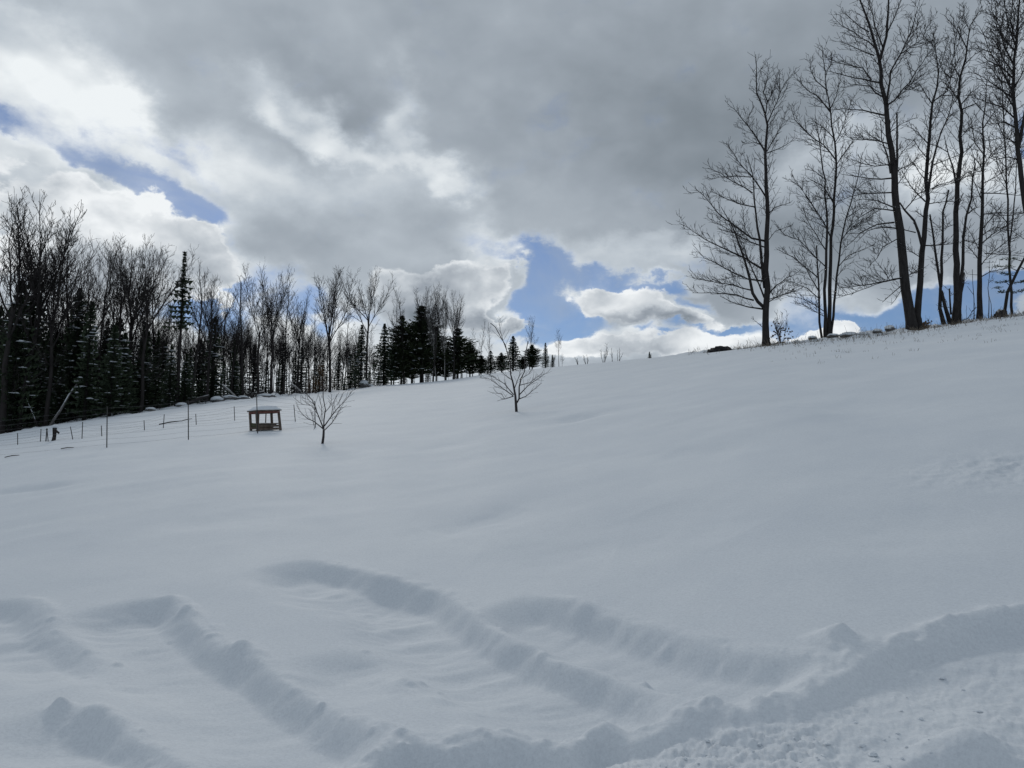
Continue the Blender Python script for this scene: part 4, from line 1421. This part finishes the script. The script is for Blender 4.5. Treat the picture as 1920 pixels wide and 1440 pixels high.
# the depth of the wood: trees one cannot tell apart, zone by zone
ZONES = [
    ((-60, 90), 17, 16, 520, 800, 'in the crowd behind the leftmost front trees'),
    ((90, 230), 18, 17, 545, 770, 'in the crowd behind the candelabra-limbed trunk and the leaning log'),
    ((230, 320), 14, 11, 560, 760, 'in the crowd left of the snag-topped spruce'),
    ((320, 450), 27, 10, 580, 740, 'in the crowd between the snag-topped spruce and the dark double crown'),
    ((450, 580), 34, 6, 590, 735, 'in the crowd under the dark double crown'),
    ((580, 700), 27, 6, 610, 722, 'in the crowd between the brown beeches and the rounded crown'),
    ((700, 880), 17, 9, 635, 715, 'in the crowd behind the pine group'),
    ((880, 1060), 14, 12, 660, 695, 'in the low growth where the wood runs out on the slope'),
]
for (x0, x1), nb, nc, t0, t1, where in ZONES:
    for i in range(nb):
        px = x0 + (x1 - x0) * (i + rnd.uniform(.1, .9)) / nb
        kind, var = rnd.choice([('slim', 0), ('slim', 1), ('slim', 2), ('slim', 0), ('slim', 1), ('slim', 2), ('leader', 0), ('leader', 2), ('leader', 3), ('fork', 1), ('fork', 3), ('fork', 4), ('fork', 5)])
        look = {'slim': 'slender single-stemmed bare tree ', 'leader': 'feathery bare tree ', 'fork': 'fork-crowned bare tree '}[kind]
        stand(px, t0 + rnd.uniform(0, 1) ** 1.4 * (t1 - t0) * .45, kind, var, rnd.uniform(1.02, 1.35), look + where, look.strip() + 's ' + where, rnd.uniform(.65, 1.0))
    for i in range(nc):
        px = x0 + (x1 - x0) * (i + rnd.uniform(.1, .9)) / nc
        kind, var = rnd.choice([('spruce', 0), ('spruce', 1), ('spruce', 2), ('narrow', 0), ('narrow', 1)])
        stand(px, t0 + 45 + rnd.uniform(0, 1) * (t1 - t0 - 45) * .5, kind, var, rnd.uniform(1.0, 1.22), ('broad dark conifer ' if kind == 'spruce' else 'narrow dark conifer ') + where, ('broad conifers ' if kind == 'spruce' else 'narrow conifers ') + where, rnd.uniform(1.0, 1.5))


# ------------------------------------------------------------------ saplings on the open crest
def shrub(name, px, row, dist, hpx, n, label, seed, cat='shrub', mat=BARKD, leaf=False, width=.35, r=.02):
    rn = random.Random(seed)
    Y = crest_y(px) * dist
    x, _ = ray(px, row)
    X = x * Y
    h = hpx / F * Y
    t = thing(name, (X, Y, gz(X, Y) - .05), label, cat)
    S = Style(dens=(5, 6), start=(.25, .2), ratio=(.35, .4), ang=(32, 36), up=(.4, .3), minL=.12, rmin=.010, maxlev=2)
    for i in range(n):
        a = rn.uniform(0, 6.28)
        k = rn.uniform(0, width)
        d = Vector((math.cos(a) * k, math.sin(a) * k * .6, 1))
        mb = MB()
        grow(mb, path_from(Vector((math.cos(a) * .08, math.sin(a) * .08, 0)), d, h * rn.uniform(.55, 1.0), 6, .07, .3, rn), r, .010, 0, S, rn)
        mb.build('stem', mat, t)
    if leaf:
        lm = MB()
        for i in range(60):
            p = Vector((rn.gauss(0, h * .22), rn.gauss(0, h * .15), abs(rn.gauss(h * .3, h * .18))))
            lm.blob(p, .06, .05, .05, rn, .4, 5, 3, -1)
        lm.build('leaves', LEAF, t)
    return t


for px, row, h, n, lab in [(1132, 681, 42, 5, 'bushy bare sapling clump alone on the open crest'), (1147, 680, 26, 2, 'short bare sapling right of the bushy clump on the crest'),
                           (1160, 679, 28, 3, 'rightmost of the three bare saplings on the open crest'), (1084, 686, 18, 3, 'low twiggy bush just past the end of the wood'),
                           (1100, 687, 20, 4, 'second low twiggy bush past the end of the wood, beside a dark stub'), (1222, 671, 12, 2, 'tiny bare sapling on the crest beside the small dark cone'),
                           (942, 694, 30, 4, 'bare bush at the crest behind the higher orchard tree')]:
    shrub('bare_sapling', px, row, 1.0, h, n, lab, int(px), 'sapling', r=.028)
shrub('thicket', 1466, 645, .99, 62, 9, 'twiggy dark bush with dead leaves beside the trunk of the leftmost ridge tree', 99, 'shrub', BARKD, True, .35, .022)
shrub('thicket', 1735, 606, 1.0, 26, 5, 'small dark leafy bush on the ridge between the twin trunks and the crooked clump', 98, 'shrub', BARKD, True, .4)
shrub('thicket', 1406, 658, .97, 20, 3, 'wispy low weeds left of the leftmost ridge tree', 97, 'shrub', WEED, False, .5, .012)
shrub('thicket', 1310, 672, .96, 18, 3, 'sparse twigs poking from snow left of the long black rock', 96, 'shrub', WEED, False, .8, .012)
# small dark cone on the crest
Yc = crest_y(1218) * .995
xc, _ = ray(1218, 671)
t = thing('young_spruce', (xc * Yc, Yc, gz(xc * Yc, Yc) - .05), 'tiny dark cone-shaped evergreen tip on the open crest', 'tree', None, .4, (.16, .16, .055))
for pn, me in protos['narrow', 0][0][:2]:
    place(pn, me, t)


# leaning small pine and its root stump at the far right
def pine_clumps(mb, p, rn, n=40, s=.35):
    for i in range(n):
        q = p + Vector((rn.gauss(0, s), rn.gauss(0, s * .7), rn.gauss(0, s * .22)))
        d = Vector((rn.uniform(-1, 1), rn.uniform(-1, 1), rn.uniform(-.1, .8))).normalized() * .16
        w = d.orthogonal().normalized() * .03
        b = len(mb.v)
        mb.v += [q - w, q + d, q + w]
        mb.f.append((b, b + 1, b + 2))


rn = random.Random(5)
Yp = 46.0
b0 = P3(1880, 582, Yp)
b0.z = gz(b0.x, b0.y) - .1
t = thing('leaning_pine', b0, 'small pine leaning right out of a stump with flat tiers of needles', 'tree')
mb = MB()
w = [P3(q[0], q[1], Yp) - b0 for q in [(1880, 580), (1889, 548), (1909, 506), (1922, 482), (1936, 450)]]
w[0].z = 0
mb.tube(w, [.10, .09, .075, .06, .04], 6)
mb.build('trunk', BARK, t)
for pts in ([(1889, 548), (1880, 547), (1870, 540)], [(1890, 547), (1905, 548), (1916, 545)], [(1894, 536), (1885, 528), (1872, 530)], [(1898, 528), (1910, 530), (1920, 528)], [(1903, 518), (1892, 514), (1880, 512)], [(1912, 500), (1925, 505)],
            [(1908, 508), (1890, 500), (1870, 500)], [(1918, 490), (1900, 485), (1885, 486)]):
    w = [P3(q[0], q[1], Yp) - b0 for q in pts]
    mb = MB()
    mb.tube(w, [.03] + [.015] * (len(w) - 1), 4)
    br = mb.build('branch', BARK, t)
    nb_ = MB()
    for q in w[1:]:
        pine_clumps(nb_, q, rn, 45, .16)
    nb_.build('needles', PINE, br, False)


def rock(px, row, wpx, hpx, label, seed, Y=None, mat=ROCK, snow=True, name='rock', cat='rock', flat=.6):
    rn = random.Random(seed)
    if Y is None:
        Y = crest_y(px) * .985
    x, _ = ray(px, row)
    X = x * Y
    wr = wpx / F * Y / 2
    hr = hpx / F * Y
    t = thing(name, (X, Y, gz(X, Y)), label, cat)
    m_ = MB()
    m_.blob((0, 0, hr * (.12 if snow else .25)), wr * 1.1, wr * flat, hr * (.5 if snow else .75), rn, .3, 11, 7, -.5)
    m_.build('stone', mat, t)
    if snow:
        s_ = MB()
        s_.blob((rn.uniform(-.15, .15) * wr, wr * .1, hr * .42), wr * 1.12, wr * flat * 1.05, hr * .52, rn, .16, 13, 7, -.3)
        s_.build('snow_cap', SNOW, t)
    return t


rk = rock(1353, 664, 42, 9, 'long flat black rock poking out of the snow left of the ridge trees', 1, ground_px(1353, 668)[1] if False else crest_y(1353) * .93, ROCKD, False, flat=.8)
rock(1331, 667, 8, 6, 'small dark stone at the left tip of the long black rock', 2, crest_y(1331) * .93, ROCKD, False)
for px, row, w_, h_, lab in [(1524, 637, 16, 7, 'small snow-capped stone left of the four-stemmed tree'), (1563, 638, 20, 8, 'snow-capped stone at the right foot of the four-stemmed tree'),
                             (1592, 636, 30, 11, 'largest snow-capped stone with a dark underside, between four-stemmed and leaning trees'),
                             (1618, 626, 20, 11, 'snow-capped stone standing on the ridge line, half way to the leaning tree'), (1670, 622, 18, 12, 'pointed dark stone under snow left of the leaning trunk'),
                             (1645, 626, 16, 8, 'low snow-capped stone among dry weeds on the ridge')]:
    rock(px, row, w_, h_, lab, int(px), crest_y(px) * .975)
rock(1878, 592, 24, 15, 'dark tangled root stump at the foot of the leaning small pine', 9, 45.8, BARK, False, 'root_stump', 'stump')
for px, row, w_, h_, lab in [(408, 747, 22, 12, 'snow-capped boulder at the wood edge under the stout bare tree'), (432, 746, 26, 9, 'long low snow-capped boulder left of the hutch, at the wood edge'),
                             (456, 745, 20, 8, 'small snow-capped boulder just left of the tall wire-fence stake'), (500, 738, 30, 9, 'snow-capped boulder right behind the hutch roof'),
                             (683, 720, 16, 14, 'snow-capped boulder under the column-shaped spruce'), (340, 760, 20, 9, 'snow-capped boulder below the snag-topped spruce'),
                             (694, 722, 12, 8, 'small dark boulder in the gap right of the column-shaped spruce'), (282, 770, 18, 8, 'snow-capped stone at the wood edge behind the far fence')]:
    rock(px, row, w_, h_, lab, int(px), crest_y(px) * .97)


def log(name, pa, pb, Ya, Yb, r, mat, label, cat='log', snow=True):
    A, B = P3(pa[0], pa[1], Ya), P3(pb[0], pb[1], Yb)
    t = thing(name, A, label, cat)
    m_ = MB()
    rn = random.Random(int(pa[0]))
    w = jig(resample([Vector((0, 0, 0)), B - A], .6), r * .25, rn)
    m_.tube(w, [r * (1.1 - .5 * i / len(w)) for i in range(len(w))], 7)
    m_.build('stem', mat, t)
    if snow:
        s_ = MB()
        w2 = [q + Vector((0, 0, r * .75)) for q in w[1:-1]]
        if len(w2) > 1:
            s_.tube(w2, [r * .62] * len(w2), 6)
            s_.build('snow', SNOW, t)
    return t


Yl = crest_y(100) * .975
log('leaning_log', (94, 798), (147, 716), Yl, Yl + 1.5, .085, BARKG, 'pale bare log leaning up to the right against the left wood')
log('leaning_log', (70, 800), (18, 668), Yl, Yl + 2, .07, BARKD, 'thin grey log leaning up to the left near the left edge')
log('fallen_log', (352, 757), (392, 742), crest_y(370) * .96, crest_y(390) * .97, .13, BARK, 'snowy fallen log slanting at the wood edge under the stout bare tree')
log('fallen_log', (418, 722), (441, 742), crest_y(430) * .98, crest_y(430) * .97, .08, BARKW, 'thin pale log slanting down left of the dark double crown')
log('fallen_log', (546, 720), (564, 733), crest_y(550) * .99, crest_y(550) * .98, .08, BARKW, 'thin snowy log slanting down right of the dark double crown')
log('fallen_log', (462, 742), (496, 735), crest_y(480) * .985, crest_y(480) * .99, .12, BARK, 'dark fallen log lying behind the hutch between two fence stakes')


# ------------------------------------------------------------------ the garden fence: stakes and strands
def on_ground(px, row):
    gx, gy = ground_px(px, row)
    return Vector((gx, gy, gz(gx, gy)))


def fence(label, posts, nw, rad, ext=None, wr=.0024):
    """posts: (base x, base row, top x, top row)"""
    b0 = on_ground(posts[0][0], posts[0][1])
    t = thing('wire_fence', b0, label, 'fence')
    st = []
    for bx, by, tx, ty in posts:
        p = on_ground(bx, by)
        q = P3(tx, ty, p.y)
        st.append((p, q))
        m_ = MB()
        m_.tube([p - b0 - Vector((0, 0, .2)), q - b0], [rad, rad * .9], 6)
        m_.build('post', METAL, t)
    for i in range(nw):
        f = .08 + .88 * i / max(1, nw - 1)
        m_ = MB()
        pts = []
        for (p, q), (p2, q2) in zip(st[:-1], st[1:]):
            for k in range(6):
                u = k / 6
                a_ = p.lerp(q, f).lerp(p2.lerp(q2, f), u)
                pts.append(a_ - b0 - Vector((0, 0, .03 * math.sin(math.pi * u))))
        pts.append(st[-1][0].lerp(st[-1][1], f) - b0)
        m_.tube(pts, [wr] * len(pts), 3)
        m_.build('strand', WIREM, t)
    return t


fence('near wire fence on thin tall dark stakes, passing in front of the hutch',
      [(-130, 868, -130, 800), (201, 838, 201, 762), (354, 823, 353, 750), (484, 812, 481, 736), (592, 800, 590, 752)], 8, .017)
fence('far wire fence on short stakes, at the back of the snowy garden plot',
      [(-60, 842, -62, 822), (34, 834, 33, 812), (76, 828, 77, 804), (92, 827, 88, 803), (139, 823, 132, 800), (154, 822, 155, 791), (192, 817, 190, 798), (272, 806, 270, 788), (306, 802, 308, 777), (369, 795, 367, 776),
       (441, 788, 439, 762), (555, 791, 551, 759)], 5, .016)
for bx, by, tx, ty, lab in [(86, 827, 88, 804, 'short stake leaning against its neighbour left of the capped stump'), (473, 757, 472, 735, 'dark stake behind the hutch roof, left'), (515, 755, 515, 741, 'dark stake behind the hutch roof, right')]:
    p = on_ground(bx, by) if by > 790 else None
    if p is None:
        Ys = crest_y(bx) * .9
        xs, _ = ray(bx, by)
        p = Vector((xs * Ys, Ys, gz(xs * Ys, Ys)))
    q = P3(tx, ty, p.y)
    m_ = MB()
    m_.tube([Vector((0, 0, -.2)), q - p], [.022, .02], 6)
    m_.tube([Vector((0, 0, 0)) + (q - p) * .9, (q - p) * 1.0], [.034, .034], 6)
    o = m_.build('stake', METAL)
    o.location = p
    tag(o, lab, 'stake', 'loose stakes')

# capped stump and sticks
p = on_ground(100, 826)
t = thing('stump', p, 'dark stump with a round cap of snow at the garden fence', 'stump')
s_ = p.y / F
m_ = MB()
m_.tube([Vector((0, 0, -.1)), Vector((.03, 0, .18)), Vector((.02, 0, 24 * s_))], [4 * s_, 3.2 * s_, 3.8 * s_], 8)
m_.tube([Vector((.04, 0, 20 * s_)), Vector((.2, 0, 14 * s_))], [2.5 * s_, 1.8 * s_], 6)
m_.build('wood', BARKD, t)
m_ = MB()
m_.blob((0.03, 0, 26 * s_), 6 * s_, 6 * s_, 5 * s_, random.Random(3), .1, 9, 5)
m_.build('snow_cap', SNOW, t)
for a_, b_, r_, lab in [((9, 857), (36, 855), .014, 'short dark stick lying on the snow at the left edge'), ((114, 844), (138, 842), .013, 'short dark stick lying on the snow in front of the capped stump'),
                        ((298, 796), (340, 790), .022, 'long dark branch lying on the snow between far fence stakes'), ((340, 790), (360, 786), .016, 'thin dark branch end resting by the tall stake'),
                        ]:
    A, B = on_ground(*a_), on_ground(*b_)
    t = MB()
    A.z += .03
    B.z += .04
    t.tube([Vector((0, 0, 0)), (B - A) * .5 + Vector((0, 0, .02)), B - A], [r_, r_ * 1.2, r_ * .7], 5)
    o = t.build('stick', BARKD)
    o.location = A
    tag(o, lab, 'stick')

# ------------------------------------------------------------------ hutch
pc = on_ground(484, 807)
s_ = pc.y / F                   # metres per photo pixel there
ux = Vector((math.cos(R(24)), math.sin(R(24)), 0))      # along the long right-hand face
uy = Vector((-math.sin(R(46)), math.cos(R(46)), 0))     # along the short left-hand face
Wd, Dp = 39 * s_, 27 * s_
corners = [pc, pc + ux * Wd, pc + ux * Wd + uy * Dp, pc + uy * Dp]
hut = thing('hutch', pc, 'open wooden hutch with a snow-laden roof, behind the wire fence', 'hutch')
ztop = EYE + ray(484, 772)[1] * pc.y
zl = [gz(c.x, c.y) for c in corners]
TOPS = []
for i, c in enumerate(corners):
    zt = ztop + (.05 if i in (1, 2) else 0)
    m_ = MB()
    rr = 4.2 * s_ if i == 0 else 3.3 * s_
    a_ = Vector((c.x, c.y, min(zl[i], zl[0]) - .05)) - pc
    b_ = Vector((c.x, c.y, zt)) - pc - ux * 3.5 * s_
    if i == 1:
        a_ = a_ + ux * 2.5 * s_
    hgt = (b_ - a_).length
    dq = (b_ - a_).normalized()
    rot = dq.to_track_quat('Z', 'Y').to_matrix() @ Matrix.Rotation(R(24), 3, 'Z')
    m_.box((a_ + b_) / 2, (rr * 1.1, rr * 1.1, hgt), rot)
    m_.build('post', WOOD, hut, False)
    TOPS.append(b_)



def board(a_, b_, hgt, thick, mat, name, drop=0):
    m_ = MB()
    d_ = b_ - a_
    rot = d_.to_track_quat('X', 'Z').to_matrix()
    m_.box((a_ + b_) / 2 - Vector((0, 0, drop)), (d_.length, thick, hgt), rot)
    return m_.build(name, mat, hut, False)


zf = Vector((0, 0, 1))
off = -uy * 2.0 * s_
board(TOPS[0] + off - ux * .02, TOPS[1] + off + ux * .02, 4.2 * s_, .02, WOODR, 'top_rail', 1.5 * s_)
off2 = -ux * 2.0 * s_
board(TOPS[0] + off2, TOPS[3] + off2, 3.8 * s_, .02, WOODR, 'top_rail', 1.6 * s_)
board(TOPS[3] + uy * .03, TOPS[2] + uy * .03, 3.8 * s_, .02, WOOD, 'top_rail', 1.6 * s_)
board(TOPS[1] + ux * .03, TOPS[2] + ux * .03, 3.8 * s_, .02, WOOD, 'top_rail', 1.6 * s_)
g = [Vector((c.x - pc.x, c.y - pc.y, z_ - pc.z)) for c, z_ in zip(corners, zl)]
for h0, hh, mt in ((4.0, 4.2, WOOD), (9.2, 4.2, WOOD), (13.6, 2.0, WOOD)):
    board(g[0] + off + zf * h0 * s_, g[1] + off + zf * (h0 - .5) * s_, hh * s_, .02, mt, 'bottom_board')
board(g[0] + off2 + zf * 5 * s_, g[3] + off2 + zf * 5 * s_, 2.4 * s_, .02, WOOD, 'bottom_board')
board(g[0] + off2 * .3 + zf * 10.5 * s_, g[3] + off2 * .3 + zf * 10.5 * s_, 8 * s_, .02, WOODG, 'side_panel')
board(g[3] + zf * 6 * s_, g[2] + zf * 6 * s_, 8 * s_, .02, WOOD, 'back_board')
# inner floor with drifted snow
m_ = MB()
ctr = (g[0] + g[2]) / 2 + zf * 11 * s_
m_.box(ctr, (Wd * .9, Dp * .8, 1.6 * s_), Matrix.Rotation(R(32), 3, 'Z'))
m_.build('floor', WOOD, hut, False)
m_ = MB()
m_.blob(ctr + zf * 1.0 * s_ + uy * .04, Wd * .36, Dp * .36, 2.2 * s_, random.Random(8), .12, 11, 5, -.1)
m_.build('snow_inside', SNOW, hut)
for f_ in (.33, .66):
    c_ = corners[3].lerp(corners[2], f_)
    m_ = MB()
    m_.box(Vector((c_.x - pc.x, c_.y - pc.y, (ztop - pc.z) / 2 + .02)), (1.6 * s_, 1.6 * s_, (ztop - pc.z) * .95))
    m_.build('back_stud', WOOD, hut, False)
# roof slab and its snow, overhanging
ctr = sum(TOPS, Vector()) / 4
e1 = (TOPS[1] - TOPS[0]) + ux * 6 * s_
e2 = (TOPS[3] - TOPS[0]) + uy * 7 * s_


def slab(name, mat, z0, z1, k0, k1, dome):
    n = 9
    vs, fs = [], []
    rn = random.Random(4)
    for lay in (0, 1):
        for i in range(n):
            for j in range(n):
                a_, b_ = i / (n - 1) - .5, j / (n - 1) - .5
                k = k1 if lay else k0
                p = ctr + e1 * a_ * k + e2 * b_ * k
                edge_ = max(abs(a_), abs(b_)) * 2
                zz = z1 + dome * (1 - edge_ ** 4) + rn.uniform(-.005, .005) if lay else z0
                vs.append(p + zf * zz)
    q = lambda l, i, j: l * n * n + i * n + j
    for i in range(n - 1):
        for j in range(n - 1):
            fs.append((q(1, i, j), q(1, i + 1, j), q(1, i + 1, j + 1), q(1, i, j + 1)))
            fs.append((q(0, i, j), q(0, i, j + 1), q(0, i + 1, j + 1), q(0, i + 1, j)))
    for i in range(n - 1):
        fs.append((q(0, i, 0), q(0, i + 1, 0), q(1, i + 1, 0), q(1, i, 0)))
        fs.append((q(0, i + 1, n - 1), q(0, i, n - 1), q(1, i, n - 1), q(1, i + 1, n - 1)))
        fs.append((q(0, 0, i + 1), q(0, 0, i), q(1, 0, i), q(1, 0, i + 1)))
        fs.append((q(0, n - 1, i), q(0, n - 1, i + 1), q(1, n - 1, i + 1), q(1, n - 1, i)))
    mm = MB()
    mm.v, mm.f = vs, fs
    return mm.build(name, mat, hut, False)


slab('roof', WOOD, .012, .045, 1.04, 1.04, 0)
slab('roof_snow', SNOW, .048, .10, 1.03, .90, 6.0 * s_)

# ------------------------------------------------------------------ weeds along the stone row and stray stems
rn = random.Random(15)
wd = MB()
for i in range(1500):
    px = rn.uniform(1380, 1960) if rn.random() < .85 else rn.uniform(1290, 1500)
    Y = crest_y(px) * (rn.uniform(.90, 1.01) if rn.random() < .85 else rn.uniform(.75, .95))
    x, _ = ray(px, 640)
    X = x * Y
    z0 = gz(X, Y)
    h = rn.uniform(.08, .40) * (2.2 if rn.random() < .10 else 1)
    d = Vector((rn.gauss(0, .35), rn.gauss(0, .3), 1))
    p = Vector((X, Y, z0 - .03))
    pts = path_from(p, d, h, 3, .12, -.3, rn)
    wd.tube(pts, [.009, .008, .007, .005], 3, False)
    if i % 12 == 0:
        qx = rn.uniform(1430, 1930)
        qY = crest_y(qx) * rn.uniform(.5, .9)
        qX = ray(qx, 700)[0] * qY
        for _ in range(3):
            wd.tube(path_from(Vector((qX + rn.gauss(0, .1), qY, gz(qX, qY) - .02)), Vector((rn.gauss(0, .3), rn.gauss(0, .3), 1)), rn.uniform(.05, .16), 2, .1, 0, rn), [.005, .004, .003], 3, False)
    if rn.random() < .35:
        wd.tube(path_from(pts[1], d + rv(rn, .6), h * .5, 2, .1, 0, rn), [.006, .005, .004], 3, False)
tag(wd.build('dry_weeds', WEED), 'dry grass and weed stems poking through the snow along the ridge under the trees', 'weeds', None, 'stuff')

# twigs and debris at the foot of the wood
wd = MB()
for i in range(900):
    px = rn.uniform(-60, 720)
    Y = crest_y(px) * rn.uniform(.975, 1.12)
    x, _ = ray(px, 760)
    X = x * Y
    z0 = gz(X, Y)
    h = rn.uniform(.3, 1.5)
    d = Vector((rn.gauss(0, .7), rn.gauss(0, .5), .8))
    pts = path_from(Vector((X, Y, z0 - .05)), d, h, 3, .2, -.2, rn)
    wd.tube(pts, [.022, .018, .014, .010], 3, False)
tag(wd.build('underbrush', BARKD), 'tangled dead twigs and brush at the foot of the wood', 'brush', None, 'stuff')

# loose lumps of snow on the scraped drive and below the banks
wd = MB()
for i in range(150):
    if rn.random() < .8:
        px, py = rn.uniform(1000, 1780), rn.uniform(1335, 1440)
    else:
        px, py = rn.uniform(1380, 1900), rn.uniform(1180, 1330)
    gx, gy = ground_px(px, py)
    if sdist(np.array([gx]), np.array([gy]), EDGE)[0][0] < .3:
        continue
    s_ = .004 + .012 * rn.random() ** 2 + (.012 * rn.random() if rn.random() < .10 else 0)
    wd.blob((gx, gy, gz(gx, gy) + s_ * .2), s_ * rn.uniform(.8, 1.8), s_ * rn.uniform(.8, 1.5), s_ * .7, rn, .35, 6, 4, -.6)
tag(wd.build('snow_crumbs', SNOW, None, False), 'broken crumbs of snow scattered over the scraped track', 'snow', None, 'stuff')
